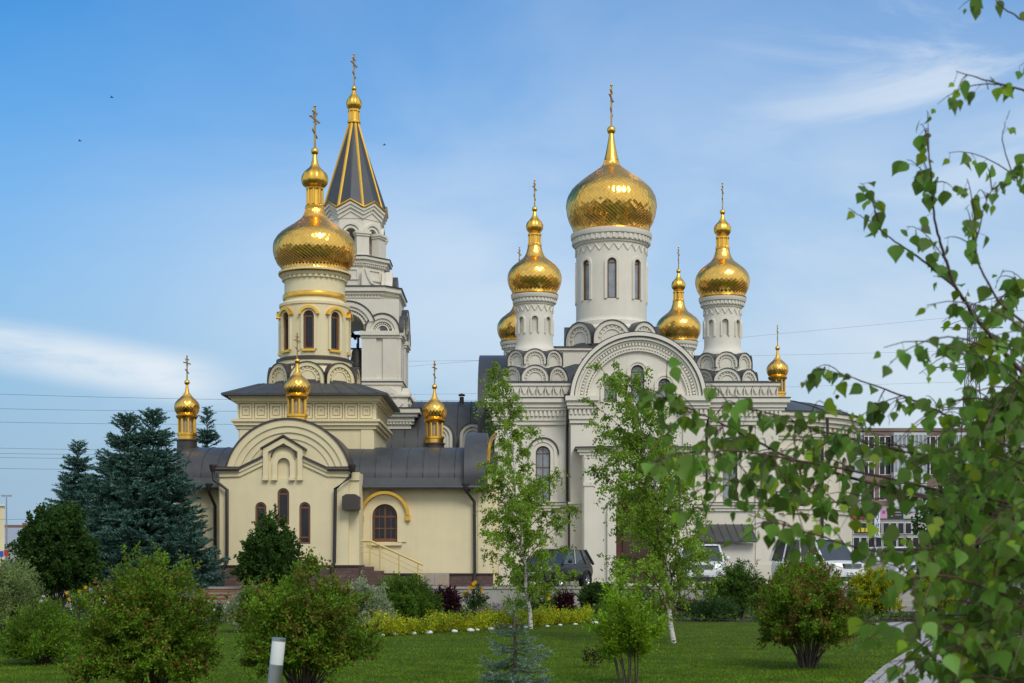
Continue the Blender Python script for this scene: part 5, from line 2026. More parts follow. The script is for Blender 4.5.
# ------------------------------------------------------------------ cars on the terrace
CM = {
    'white': pm('white_car_paint', (.72, .73, .73), .25, var=.02),
    'grey': pm('dark_grey_car_paint', (.030, .031, .034), .22, metal=.3, var=.05),
    'silver': pm('pale_car_paint', (.60, .61, .62), .25, var=.02),
    'carglass': pm('car_glass', (.035, .042, .05), .05, var=.2, spec=.9),
    'lamp': pm('headlamp_lens', (.55, .57, .60), .08, var=.1, spec=.9),
    'plate': pm('plate_white', (.7, .7, .7), .5, var=.02),
    'blue': pm('plate_blue', (.03, .10, .45), .5, var=.02),
}


def car(name, label, loc, turn, paint, Lg=4.4, W=1.82, H=1.72, hood=1.05, van=False, grille='black', trim=True):
    o = thing(name, label, 'car', loc)
    o.rotation_euler = (0, 0, turn)
    ORG[o] = Vector((0, 0, 0))
    h, hw_ = Lg / 2, W / 2
    st = [(-h, .74, .46, hood * .70), (-h + .10, .90, .34, hood * .86), (-h + .5, .97, .28, hood * .95), (-h + 1.25 if not van else -h + .8, 1, .27, hood),
          (0, 1, .27, hood + .02), (h - .6, .99, .28, hood + .04), (h - .1, .93, .36, hood), (h, .80, .46, hood * .88)]
    vs, fs = [], []
    for (y, w, zs, zb) in st:
        x = hw_ * w
        ring = [(0, zs), (x * .86, zs), (x * .97, zs + .10), (x, zs + (zb - zs) * .45), (x * .985, zb - .14), (x * .93, zb - .03), (x * .7, zb), (0, zb + .015)]
        ring = ring + [(-a, b) for a, b in ring[-2:0:-1]]
        vs += [(a, y, b) for a, b in ring]
    k = len(vs) // len(st)
    for i in range(len(st) - 1):
        for j in range(k):
            fs.append((i * k + j, i * k + (j + 1) % k, (i + 1) * k + (j + 1) % k, (i + 1) * k + j))
    fs += [tuple(range(k)), tuple((len(st) - 1) * k + j for j in range(k))]
    mb = MB()
    mb.add(vs, fs)
    bd = mb.build('body', paint, o, smooth=50)
    sb = bd.modifiers.new('soft', 'SUBSURF')
    sb.levels = sb.render_levels = 2
    y0, y1, y2, y3 = (-h + 1.15, -h + 1.95, h - .55, h - .12) if not van else (-h + .72, -h + 1.55, h - .3, h - .08)
    xb, xt = hw_ * .91, hw_ * .73
    zb = hood - .03
    gl = MB()
    gl.add([(-xb, y0, zb), (xb, y0, zb), (xb, y3, zb), (-xb, y3, zb), (-xt, y1, H - .03), (xt, y1, H - .03), (xt, y2, H - .03), (-xt, y2, H - .03)],
           [(0, 3, 2, 1), (4, 5, 6, 7), (0, 1, 5, 4), (1, 2, 6, 5), (2, 3, 7, 6), (3, 0, 4, 7)])
    gl.build('windows', CM['carglass'], o)
    rf = MB()
    e = .03
    rf.add([(-xt - e, y1 - .10, H - .06), (xt + e, y1 - .10, H - .06), (xt + e, y2 + .06, H - .06), (-xt - e, y2 + .06, H - .06),
            (-xt * .88, y1 + .02, H), (xt * .88, y1 + .02, H), (xt * .88, y2, H), (-xt * .88, y2, H)],
           [(0, 3, 2, 1), (4, 5, 6, 7), (0, 1, 5, 4), (1, 2, 6, 5), (2, 3, 7, 6), (3, 0, 4, 7)])
    for s in (-1, 1):
        rf.tube([(s * xb, y0, zb), (s * (xt + .01), y1, H - .05)], .045, 6)
        rf.tube([(s * xb, y3, zb), (s * (xt + .01), y2, H - .05)], .06, 6)
        for f in (.36, .70):
            yb, yt = y0 + (y3 - y0) * (f + .05), y1 + (y2 - y1) * f
            rf.tube([(s * (xb + .005), yb, zb), (s * (xt + .012), yt, H - .05)], .035, 6)
    rf.build('roof', paint, o, smooth=30)
    for s in (-1, 1):
        for y in (-h + .82, h - .82):
            t = MB()
            t.M = Matrix.Translation((s * (hw_ - .13), y, .33)) @ Matrix.Rotation(s * PI / 2, 4, 'Y')
            t.lathe([(.20, -.11), (.30, -.12), (.335, -.07), (.335, .09), (.30, .135), (.21, .13), (.20, .10)], 0, 0, 28)
            wo_ = t.build('wheel', 'tyre', o, smooth=40)
            t = MB()
            t.M = Matrix.Translation((s * (hw_ - .13), y, .33)) @ Matrix.Rotation(s * PI / 2, 4, 'Y')
            t.lathe([(1e-6, .07), (.05, .11), (.06, .09), (.17, .07), (.205, .12), (.205, .05), (1e-6, .04)], 0, 0, 20)
            for i in range(5):
                a = 2 * PI * i / 5
                t.tube([(.04 * math.cos(a), .04 * math.sin(a), .10), (.19 * math.cos(a), .19 * math.sin(a), .115)], .022, 5)
            t.build('rim', 'chrome', wo_, smooth=40)
            a_ = MB()
            a_.M = Matrix.Translation((s * (hw_ - .20), y, .33)) @ Matrix.Rotation(s * PI / 2, 4, 'Y')
            a_.lathe([(1e-6, .0), (.40, .0), (.405, .205), (.37, .208), (.36, .1), (1e-6, .1)], 0, 0, 28)
            a_.build('wheel_arch', 'black', o, smooth=40)
        l = MB()
        zl = hood * .80
        l.add([(s * hw_ * .50, -h - .015, zl - .07), (s * hw_ * .90, -h + .13, zl - .06), (s * hw_ * .92, -h + .16, zl + .10), (s * hw_ * .50, -h + .04, zl + .08),
               (s * hw_ * .50, -h + .25, zl - .07), (s * hw_ * .86, -h + .30, zl - .06), (s * hw_ * .86, -h + .30, zl + .10), (s * hw_ * .50, -h + .25, zl + .08)],
              [(0, 1, 2, 3), (4, 7, 6, 5), (0, 4, 5, 1), (1, 5, 6, 2), (2, 6, 7, 3), (3, 7, 4, 0)])
        l.build('headlight', CM['lamp'], o)
        m = MB()
        m.M = Matrix.Translation((s * (hw_ + .09), y0 + .35, zb + .13))
        m.lathe(smooth_profile([(1e-4, -.09), (.07, -.07), (.085, 0), (.07, .07), (1e-4, .09)], 8), 0, 0, 12)
        m.build('mirror', paint, o, smooth=60)
    g = MB()
    g.box(-hw_ * .44, hw_ * .44, -h - .025, -h + .15, hood * .72, hood * .87)
    go = g.build('grille', 'black', o)
    g = MB()
    for i in range(3):
        z = hood * (.745 + .045 * i)
        g.box(-hw_ * .42, hw_ * .42, -h - .035, -h, z - .008, z + .008)
    g.M = Matrix.Translation((0, -h - .03, hood * .79)) @ Matrix.Rotation(PI / 2, 4, 'X')
    g.lathe([(.055, -.008), (.07, -.008), (.07, .012), (.055, .012), (.055, -.008)], 0, 0, 20)
    g.build('grille_bar', 'chrome', go, smooth=40)
    b = MB()
    b.box(-hw_ * .86, hw_ * .86, -h - .02, -h + .3, .30, .47)
    b.build('bumper', 'black', o)
    p = MB()
    p.box(-.26, .26, -h - .045, -h + .1, .53, .645)
    p.mat = 1
    p.box(-.258, -.225, -h - .048, -h, .533, .642)
    p.build('number_plate', [CM['plate'], CM['blue']], o)
    return o


car('parked_car', 'white off-road car facing the lawn with black bumper, behind the broad birch', (X(701, 56.2), 56.2, TZ), R(-6), CM['white'], 4.45, 1.86, 1.74, 1.08)
car('parked_car', 'dark grey hatchback parked askew behind the slender birch', (X(554, 55.8), 55.8, TZ), R(-28), CM['grey'], 4.1, 1.76, 1.56, .98)
car('parked_car', 'white people carrier turned towards the steps, seen through the birch leaves', (X(818, 57), 57, TZ), R(24), CM['white'], 4.4, 1.82, 1.98, 1.12, van=True)
car('parked_car', 'white car with a wide dark grille behind the round yellow green bush', (X(897, 57.6), 57.6, TZ), R(4), CM['white'], 4.5, 1.86, 1.66, 1.06)

# ------------------------------------------------------------------ street and garden furniture
bx = thing('bollard_lamp', 'leaning steel garden bollard lamp with white tube head on the near lawn', 'lamp', (X(264, 11.4), 11.4, 0))
base = Vector((X(262, 11.4), 11.4, 0))
bx.rotation_euler = (0, R(6), 0)
ORG[bx] = Vector((0, 0, 0))
kb = 11.4 / F
zz0 = Z(664, 11.4)
mb = MB()
mb.lathe([(.075, 0), (.075, .012), (.056, .02), (.056, zz0), (.050, zz0 + .003)], 0, 0, 28)
mb.build('post', 'steel', bx, smooth=40)
mb = MB()
mb.lathe([(.053, zz0 + .002), (.054, zz0 + .01), (.054, Z(640, 11.4)), (.053, Z(639.5, 11.4))], 0, 0, 28)
mb.build('lamp_tube', 'lamp_white', bx, smooth=40)
mb = MB()
mb.lathe([(.057, Z(640, 11.4)), (.057, Z(637.4, 11.4)), (.05, Z(637, 11.4)), (1e-6, Z(637, 11.4))], 0, 0, 28)
mb.build('cap', 'steel', bx, smooth=40)

bn = thing('park_bench', 'orange brown slatted wooden bench beside the chapel plinth', 'bench', (X(217, 45.8), 45.8, 0))
ORG[bn] = Vector((0, 0, 0))
bn.rotation_euler = (0, 0, R(6))
for i in range(4):
    mb = MB()
    mb.box(-.78, .78, -.22 + .13 * i, -.115 + .13 * i, .43, .465)
    mb.build('seat_slat', 'bench_wood', bn)
for i in range(3):
    mb = MB()
    mb.box(-.78, .78, .30 + .03 * i, .335 + .03 * i, .55 + .12 * i, .625 + .12 * i)
    mb.build('back_slat', 'bench_wood', bn)
for s in (-.6, .6):
    mb = MB()
    mb.tube([(s, -.2, 0), (s, -.2, .41), (s, .30, .41), (s, .40, .88)], .022, 6)
    mb.tube([(s, .36, 0), (s, .26, .41)], .022, 6)
    mb.build('bench_leg', 'black', bn)

fe = thing('low_fence', 'low white post and board fence below the blue spruces', 'fence', (X(70, 51), 51, 0))
mb = MB()
for (a, b) in ((.50, .62), (.30, .42)):
    mb.box(X(36, 51), X(106, 51), 51.0, 51.04, a + .04, b + .04)
mb.build('boards', 'white_paint', fe)
for p_ in (38, 54, 72, 92, 105):
    mb = MB()
    mb.box(X(p_, 51) - .05, X(p_, 51) + .05, 50.9, 51.0, 0, .80)
    mb.box(X(p_, 51) - .065, X(p_, 51) + .065, 50.885, 51.015, .80, .83)
    mb.build('post', 'white_paint', fe)

ry = 57.9
rl = thing('stair_railing', 'pale yellow tubular railing sloping down the chapel entrance stair', 'railing', (X(380, ry), ry, TZ))
M['rail'] = pm('pale_yellow_rail_paint', (.62, .47, .16), .45, var=.05)
xr = lambda p: X(p, ry)
top = [(xr(343), ry, Z(540, ry)), (xr(371), ry, Z(541, ry)), (xr(423), ry, Z(565, ry))]
mb = MB()
mb.tube(top, .045, 8)
mb.tube([(a, b, c_ - .24) for a, b, c_ in top], .018, 6)
mb.tube([(a, b, c_ - .45) for a, b, c_ in top], .018, 6)
mb.build('handrail', 'rail', rl, smooth=40)
for p_, zt2, zb2 in ((344, 540, 566), (357, 540.5, 567), (370, 541, 569), (380, 545.5, 574), (399, 554, 580), (418, 563, 588)):
    mb = MB()
    mb.tube([(xr(p_), ry, Z(zb2, ry)), (xr(p_), ry, Z(zt2, ry))], .030, 6)
    mb.build('baluster', 'rail', rl, smooth=40)

cb = thing('utility_cabinet', 'rust streaked pale grey metal cabinet standing against the chapel plinth', 'cabinet', (X(435, 58.4), 58.4, TZ))
M['cab'] = pm('rust_streaked_grey_paint', (.36, .38, .38), .6, var=.3, scale=3, streak=.5, col2=(.40, .24, .10))
mb = MB()
mb.box(X(420, 58.4), X(449, 58.4), 58.42, 58.78, TZ, Z(573, 58.4))
mb.build('body', 'cab', cb)
for a, b in ((421, 434.2), (434.8, 448)):
    mb = MB()
    mb.box(X(a, 58.4), X(b, 58.4), 58.395, 58.43, TZ + .08, Z(574, 58.4))
    mb.build('door', 'cab', cb)

st_proto = None
for i in range(15):
    f = (i + RNG.uniform(-.3, .3)) / 14
    pxx = 366 + (590 - 366) * f + RNG.uniform(-4, 4)
    pyy = 637.2 + (624 - 637.2) * f
    r = RNG.uniform(.04, .085)
    bm = bmesh.new()
    bmesh.ops.create_icosphere(bm, subdivisions=2, radius=1)
    for v in bm.verts:
        v.co *= 1 + RNG.uniform(-.16, .16)
        v.co = Vector((v.co.x * r * 1.3, v.co.y * r, v.co.z * r * .7))
    me = bpy.data.meshes.new('edging_stone')
    bm.to_mesh(me)
    bm.free()
    me.shade_smooth()
    so = bpy.data.objects.new('edging_stone', me)
    C.objects.link(so)
    me.materials.append(M['white_paint'])
    p3 = at(pxx, pyy)
    so.location = (p3[0], p3[1], r * .35)
    tag(so, 'whitewashed edging stone along the front of the yellow hedge', 'stone', 'white edging stones')

# ------------------------------------------------------------------ far buildings
M['panel'] = pm('brown_panel_wall', (.20, .145, .115), .9, var=.12, scale=.4)
M['balcony'] = pm('grey_white_balcony', (.52, .54, .55), .8, var=.1, scale=.5)
M['shopwall'] = pm('grey_shop_front', (.33, .33, .30), .9, var=.1)
FB = 170.0
kf = FB / F
xb_ = lambda p: X(p, FB)
blk = thing('apartment_block', 'brown panel apartment block with white glazed balconies beyond the apse', 'building', (xb_(950), FB, TZ))
mb = MB()
ztop = Z(431, FB)
mb.box(xb_(838), xb_(1120), FB, FB + 14, TZ, ztop)
mb.box(xb_(837), xb_(1121), FB - .15, FB + 14.2, ztop, ztop + .35)
mb.build('wall', 'panel', blk)
floors = [ztop - 3.05 * (i + 1) + .55 for i in range(5)]
cols = [(849, 862), (891, 924), (951, 972), (1002, 1030)]
for (a, b) in cols:
    mb = MB()
    for fz in floors:
        mb.box(xb_(a), xb_(b), FB - 1.3, FB + .05, fz - .75, fz + .55)
        mb.box(xb_(a) + .03, xb_(b) - .03, FB - 1.25, FB + .05, fz + 1.9, fz + 2.2)
        nn = max(3, int((b - a) / 4))
        for i in range(nn + 1):
            x = xb_(a) + (xb_(b) - xb_(a)) * i / nn
            mb.box(max(xb_(a), x - .07), min(xb_(b), x + .07), FB - 1.27, FB - 1.15, fz + .55, fz + 1.9)
    mb.build('balcony_stack', 'balcony', blk)
    for fz in floors:
        gm = MB()
        gm.box(xb_(a) + .05, xb_(b) - .05, FB - 1.2, FB - 1.0, fz + .55, fz + 1.9)
        gm.build('balcony_glazing', 'glass_pale', blk)
wn_ = None
for pxx in (868.5, 885, 930, 943, 980, 994, 1040):
    for fz in floors:
        if wn_ is None:
            w1 = MB()
            w1.box(xb_(pxx) - .72, xb_(pxx) + .72, FB - .06, FB + .05, fz + .3, fz + 1.9)
            wn_ = w1.build('window', 'white_paint', blk)
            for s in (-.35, .35):
                w2 = MB()
                w2.box(xb_(pxx) + s - .28, xb_(pxx) + s + .28, FB - .08, FB, fz + .38, fz + 1.82)
                w2.build('pane', 'glass', wn_)
            w_x0, w_z0 = xb_(pxx), fz
        else:
            copy_tree(wn_, blk, (xb_(pxx) - w_x0, 0, fz - w_z0))
shp = thing('shop', 'single storey shop front with a band of coloured signs under the apartments', 'building', (xb_(888), 163, TZ))
SY = 163.0
xs_ = lambda p: X(p, SY)
zs_ = lambda p: Z(p, SY)
mb = MB()
mb.box(xs_(845), xs_(924), SY, FB - .1, TZ, zs_(506.5))
mb.build('wall', 'shopwall', shp)
for row, (za_, zb_) in enumerate(((534, 522.5), (552, 537))):
    for i in range(9):
        x = 853 + i * 7.4
        w1 = MB()
        w1.box(xs_(x), xs_(x + 6.6), SY - .10, SY + .05, zs_(za_), zs_(zb_))
        fr_ = w1.build('window', 'white_paint', shp)
        w1 = MB()
        w1.box(xs_(x + .6), xs_(x + 6.0), SY - .13, SY, zs_(za_ - .6), zs_(zb_ + .6))
        w1.build('pane', 'glass', fr_)


def sign(label, x0, x1, y0, y1, col, marks, dy=.2):
    s_ = thing('shop_sign', label, 'sign', (xs_((x0 + x1) / 2), SY - dy, zs_(y1)))
    mb = MB()
    mb.box(xs_(x0), xs_(x1), SY - dy, SY - dy + .15, zs_(y1), zs_(y0))
    mb.build('board', pm('sign_face', col, .6, var=.03), s_)
    for (a, b, c_, d_, cc) in marks:
        mm = MB()
        mm.box(xs_(x0 + (x1 - x0) * a), xs_(x0 + (x1 - x0) * b), SY - dy - .02, SY - dy + .05, zs_(y0 + (y1 - y0) * d_), zs_(y0 + (y1 - y0) * c_))
        mm.build('print', pm('sign_print', cc, .6, var=.05), s_)
    return s_


sign('red shop sign with faint dark lines at the left of the sign band', 852.5, 872.5, 509, 518.5, (.55, .03, .03), [(.15, .9, .1, .3, (.25, .02, .02)), (.5, .85, .5, .7, (.25, .02, .02)), (.02, .35, .42, .58, (.7, .6, .6))])
sign('small pink shop sign between the blue lettered sign and the black sign', 879, 886.8, 509, 518.5, (.62, .30, .50), [(.35, .75, .15, .5, (.25, .12, .25))])
sign('black shop sign with a white figure in the sign band', 887.2, 902.5, 509, 518.5, (.03, .03, .035), [(.05, .3, .2, .8, (.65, .65, .65)), (.45, .9, .3, .4, (.4, .3, .4)), (.5, .9, .6, .68, (.3, .3, .3))])
sign('pale blue shop sign with a pink line at the right of the sign band', 903, 922, 509, 518.8, (.32, .52, .62), [(.2, .8, .25, .42, (.65, .10, .30)), (.05, .95, .66, .9, (.62, .52, .25))])
sign('yellow strip sign low over the shop windows', 856, 872, 527.5, 532.5, (.05, .05, .05), [(.06, .2, .1, .9, (.7, .55, .02)), (.28, .48, .1, .9, (.7, .55, .02)), (.55, .7, .1, .9, (.7, .55, .02)), (.78, .95, .1, .9, (.7, .55, .02))], .3)
vsn = thing('vertical_sign', 'tall white vertical sign with blue letters projecting from the shop front', 'sign', (xs_(876), SY - .5, zs_(536)))
mb = MB()
mb.box(xs_(873.3), xs_(878.8), SY - .6, SY - .45, zs_(537), zs_(508.5))
mb.build('board', 'white_paint', vsn)
for i, ch in enumerate('ОПТИКА'):
    cu_ = bpy.data.curves.new('letter', 'FONT')
    cu_.body = ch
    cu_.size = .56
    cu_.extrude = .01
    cu_.align_x = 'CENTER'
    cu_.offset = .012
    to = bpy.data.objects.new('tmp_text', cu_)
    C.objects.link(to)
    bpy.context.view_layer.update()
    me = bpy.data.meshes.new_from_object(to.evaluated_get(bpy.context.evaluated_depsgraph_get()))
    bpy.data.objects.remove(to)
    me.name = 'letter'
    me.transform(Matrix.Translation((xs_(876), SY - .63, zs_(513.2 + i * 4.6))) @ Matrix.Rotation(PI / 2, 4, 'X'))
    link_mesh('letter', me, CM['blue'], vsn)

# left edge: cream block, grey shed, brown roofed house, lamp post, road signs
LB = 140.0
xl = lambda p: X(p, LB)
zl_ = lambda p: Z(p, LB)
o = thing('cream_building', 'cream rendered building cut by the left picture edge', 'building', (xl(-6), LB, TZ))
mb = MB()
mb.prism_z([(xl(-40), LB), (xl(4.5), LB), (xl(4.5) * 1.06, LB * 1.06), (xl(-40), LB * 1.06)], TZ, zl_(506))
mb.build('wall', 'cream', o)
mb = MB()
mb.prism_z([(xl(-40), LB - .2), (xl(5.2), LB - .2), (xl(5.2) * 1.06, LB * 1.06), (xl(-40), LB * 1.06)], zl_(506), zl_(504.6))
mb.build('roof_edge', 'white_paint', o)
o = thing('grey_shed', 'long pale grey shed with a ribbed upper wall left of the spruces', 'building', (xl(30), LB + 20, TZ))
mb = MB()
mb.box(X(-20, 160), X(62, 160), 160, 172, TZ, Z(543, 160))
mb.build('wall', 'shopwall', o)
mb = MB()
mb.add([(X(-21, 160), 159.6, Z(544, 160)), (X(63, 160), 159.6, Z(544, 160)), (X(62, 160), 166, Z(527, 163)), (X(-20, 160), 166, Z(527, 163)), (X(-21, 160), 172, Z(544, 160)), (X(63, 160), 172, Z(544, 160))],
       [(0, 1, 2, 3), (3, 2, 5, 4), (0, 3, 4), (1, 5, 2), (0, 4, 5, 1)])
mb.build('roof', pm('pale_grey_roofing', (.30, .33, .36), .6, var=.1), o)
o = thing('brown_house', 'far brown roofed house rising behind the grey shed', 'building', (X(20, 230), 230, TZ))
mb = MB()
mb.box(X(-10, 230), X(34, 230), 230, 240, TZ, Z(529, 230))
mb.build('wall', 'stone', o)
mb = MB()
mb.box(X(-12, 230), X(36, 230), 229.5, 240.5, Z(529, 230), Z(525, 230))
mb.box(X(18, 230), X(26, 230), 232, 236, Z(525, 230), Z(522.5, 230))
mb.build('roof', pm('brown_roofing', (.20, .11, .07), .8, var=.15), o)
o = thing('street_lamp', 'double armed steel street lamp above the grey shed', 'street lamp', (X(6.5, 120), 120, TZ))
mb = MB()
mb.tube([(X(6.5, 120), 120, TZ), (X(6.5, 120), 120, Z(497, 120))], .09, 8, .05)
mb.build('post', 'steel', o)
for s in (-1, 1):
    mb = MB()
    mb.box(*sorted((X(6.5, 120) + s * .05, X(6.5, 120) + s * .42)), 119.9, 120.1, Z(496.6, 120), Z(495, 120))
    mb.build('lamp_head', 'steel', o)
for (pxx, pyy, mt, lab) in ((1.5, 554, 'blue', 'blue road sign at the left edge beneath the street lamp'), (6.5, 553, None, 'red road sign beside the blue one at the left edge')):
    o = thing('road_sign', lab, 'sign', (X(pxx, 118), 118, TZ))
    mb = MB()
    mb.box(X(pxx, 118) - .18, X(pxx, 118) + .18, 117.9, 117.96, Z(pyy + 3, 118), Z(pyy - 3, 118))
    mb.build('sign_face', CM['blue'] if mt else pm('red_sign', (.45, .03, .04), .5, var=.05), o)
    mb = MB()
    mb.tube([(X(pxx, 118), 118, TZ), (X(pxx, 118), 118, Z(pyy - 3, 118))], .04, 6)
    mb.build('post', 'steel', o)

# lattice pylon and overhead wires
PYL = 250.0
o = thing('lattice_pylon', 'grey steel lattice pylon seen through the birch twigs at right', 'pylon', (X(972, PYL), PYL, TZ))
mb = MB()
xc, zt3 = X(972, PYL), Z(305, PYL)
lev = [TZ + (zt3 - TZ) * (1 - (1 - i / 16) ** 1.15) for i in range(17)]
hwid = lambda z: .45 + 2.6 * (1 - (z - TZ) / (zt3 - TZ)) ** 1.3
cor = ((-1, -1), (1, -1), (1, 1), (-1, 1))
for a, b in zip(lev, lev[1:]):
    for i in range(4):
        c0, c1 = cor[i], cor[(i + 1) % 4]
        P0 = lambda c_, z: (xc + c_[0] * hwid(z), PYL + c_[1] * hwid(z), z)
        mb.tube([P0(c0, a), P0(c0, b)], .09, 4)
        mb.tube([P0(c0, a), P0(c1, b)], .05, 4)
        mb.tube([P0(c1, a), P0(c0, b)], .05, 4)
        mb.tube([P0(c0, b), P0(c1, b)], .05, 4)
for zz, w in ((zt3 - 4, 5.5), (zt3 - 11, 6.5), (zt3 - 18, 5.5)):
    for s in (-1, 1):
        mb.tube([(xc, PYL, zz), (xc + s * w, PYL, zz)], .08, 4)
        mb.tube([(xc, PYL, zz + 2), (xc + s * w, PYL, zz)], .06, 4)
mb.build('lattice', pm('weathered_steel', (.16, .165, .17), .6, var=.1), o)
for (xa, ya, xb2, yb2) in ((-10, 391.5, 470, 396), (-10, 407, 470, 404), (-10, 420.5, 470, 417), (-10, 446.5, 470, 444), (-10, 452, 470, 447.5), (-10, 456, 470, 452), (-10, 467, 470, 463), (-10, 518, 60, 511),
                           (400, 372, 1080, 294), (400, 362, 1080, 341), (440, 395, 1080, 372)):
    mb = MB()
    D0 = 135.0
    p0, p1 = Vector((X(xa - 60, D0), D0, Z(ya, D0))), Vector((X(xb2 + 60, D0), D0 + 3, Z(yb2, D0)))
    pts = [p0.lerp(p1, i / 24) - Vector((0, 0, 4 * (1.1 if xa < 100 else .6) * (i / 24) * (1 - i / 24) * .35)) for i in range(25)]
    mb.tube(pts, .013 if xa < 100 else .008, 4)
    tag(mb.build('overhead_wire', 'pipe', None, p0), 'thin dark overhead wire crossing the sky behind the church' if xa >= 100 else 'thin dark overhead wire crossing the sky left of the chapel', 'wire', 'overhead wires at right' if xa >= 100 else 'overhead wires at left')
for (pxx, pyy, lab) in ((384.5, 145, 'tiny dark bird in the sky right of the tent spire'), (112, 97.5, 'tiny dark bird highest in the blue sky at left'), (80, 141, 'tiny dark bird lower in the blue sky at far left')):
    mb = MB()
    dB = 90.0
    c0 = Vector((X(pxx, dB), dB, Z(pyy, dB)))
    mb.M = Matrix.Translation(c0)
    mb.tube([(-.10, -.02, 0), (-.04, 0, 0), (.06, .01, .01), (.12, .02, .01)], .03, 6, .008)
    mb.add([(-.03, 0, .01), (.04, 0, .01), (.01, .14, .06), (-.02, .22, .03), (-.03, 0, .02), (.04, 0, .02), (.01, .14, .065), (-.02, .22, .035)], [(0, 1, 2, 3), (7, 6, 5, 4), (0, 4, 5, 1), (1, 5, 6, 2), (2, 6, 7, 3), (3, 7, 4, 0)])
    mb.add([(-.03, 0, .01), (.04, 0, .01), (.01, -.14, .06), (-.02, -.22, .03), (-.03, 0, .02), (.04, 0, .02), (.01, -.14, .065), (-.02, -.22, .035)], [(0, 1, 2, 3), (7, 6, 5, 4), (0, 4, 5, 1), (1, 5, 6, 2), (2, 6, 7, 3), (3, 7, 4, 0)])
    tag(mb.build('bird', 'black', None, c0), lab, 'bird')

# trees beyond the church on the right
RNG = np.random.default_rng(77)
for pxx, d_, w_, h_, lab in ((985, 95, 9, 7.0, 'far broad dark tree behind the birch twigs at the right edge'), (1045, 90, 8, 6.0, 'far dark tree cut off by the right picture edge')):
    shrub('bushy_tree', lab, 'tree', (X(pxx, d_), d_, TZ), w_, h_, 44, 12, 16, .32, .22, ('deep', 'dark'), shape='oval', low=.45, twl=.14, up=.2)

# ------------------------------------------------------------------ the near birch at the right
RNG = np.random.default_rng(99)
nb = thing('birch_tree', 'near birch whose long leafy twigs reach in from the right edge', 'tree', (1.72, 3.35, 0))
mb = MB()
trunk = np.array([(1.72, 3.35, 0), (1.70, 3.36, .8), (1.73, 3.34, 1.6), (1.70, 3.30, 2.6), (1.74, 3.3, 3.8), (1.70, 3.32, 5.0)])
mb.tube(trunk, .055, 10, .012)
mb.build('trunk', 'birch_bark', nb, smooth=60)
limbs = [
    ([(1190, 640, 3.35), (1100, 556, 3.4), (1024, 522, 3.4), (940, 500, 3.45), (862, 481, 3.5), (800, 463, 3.5), (742, 434, 3.5), (700, 413, 3.5), (665, 399, 3.5), (640, 391, 3.5)], .0062, 1.25),
    ([(1190, 610, 3.35), (1110, 540, 3.3), (1024, 506, 3.25), (930, 488, 3.2), (860, 472, 3.1), (790, 459, 3.05), (735, 450, 3.0), (690, 452, 2.95), (655, 462, 2.95)], .005, 1.15),
    ([(1190, 520, 3.35), (1080, 430, 3.3), (1002, 351, 3.3), (975, 318, 3.3), (955, 287, 3.3), (942, 250, 3.3), (935, 222, 3.25), (930, 170, 3.2), (926, 128, 3.2)], .0065, .62),
    ([(955, 287, 3.3), (925, 262, 3.28), (897, 243, 3.25), (870, 222, 3.2), (848, 208, 3.2)], .0032, .5),
    ([(1160, 420, 3.3), (1060, 350, 3.1), (1000, 305, 3.1), (973, 255, 3.1), (984, 205, 3.1), (996, 182, 3.1)], .004, .6),
    ([(1190, 220, 3.3), (1100, 130, 3.1), (1024, 90, 3.0), (985, 80, 3.0), (956, 71, 3.0)], .004, .5),
    ([(1190, 150, 3.4), (1100, 60, 3.2), (1040, 28, 3.2), (1008, 12, 3.2), (992, -4, 3.2)], .004, .45),
    ([(1190, 330, 3.4), (1090, 240, 3.3), (1024, 200, 3.3), (1000, 140, 3.3), (1010, 110, 3.3)], .003, .4),
    ([(1180, 540, 3.4), (1060, 470, 3.5), (980, 432, 3.5), (940, 412, 3.5), (903, 396, 3.45), (860, 380, 3.4), (816, 367, 3.4)], .005, .8),
    ([(1190, 660, 3.35), (1080, 590, 3.0), (1000, 552, 2.9), (930, 548, 2.9), (870, 552, 2.85), (820, 536, 2.8), (775, 522, 2.85), (748, 514, 2.85)], .0045, 1.15),
    ([(1190, 720, 3.35), (1080, 640, 2.9), (1010, 596, 2.8), (950, 575, 2.7), (910, 578, 2.65)], .005, .7),
    ([(1190, 760, 3.3), (1090, 700, 2.8), (1020, 655, 2.7), (975, 640, 2.6), (950, 650, 2.6)], .004, .6),
    ([(1190, 600, 3.4), (1090, 530, 3.7), (1010, 470, 3.8), (950, 452, 3.8), (900, 446, 3.8), (850, 438, 3.8), (800, 425, 3.8)], .005, .8),
    ([(1180, 590, 3.4), (1080, 530, 3.4), (990, 502, 3.4), (900, 496, 3.4), (840, 503, 3.4), (790, 496, 3.4), (735, 480, 3.35), (700, 476, 3.3)], .004, 1.3),
    ([(1180, 570, 3.5), (1060, 490, 3.5), (960, 462, 3.5), (880, 447, 3.5), (810, 428, 3.45), (760, 410, 3.4), (722, 402, 3.4)], .004, 1.2),
    ([(1180, 500, 3.4), (1080, 420, 3.0), (1030, 380, 2.9), (1000, 400, 2.9), (970, 440, 2.85)], .004, .9),
    ([(1180, 440, 3.4), (1090, 360, 3.5), (1040, 300, 3.5), (1018, 280, 3.5), (1000, 300, 3.5)], .004, .8),
]
P, D, Nn, Ls, MI = [], [], [], [], []
bm_ = MB()


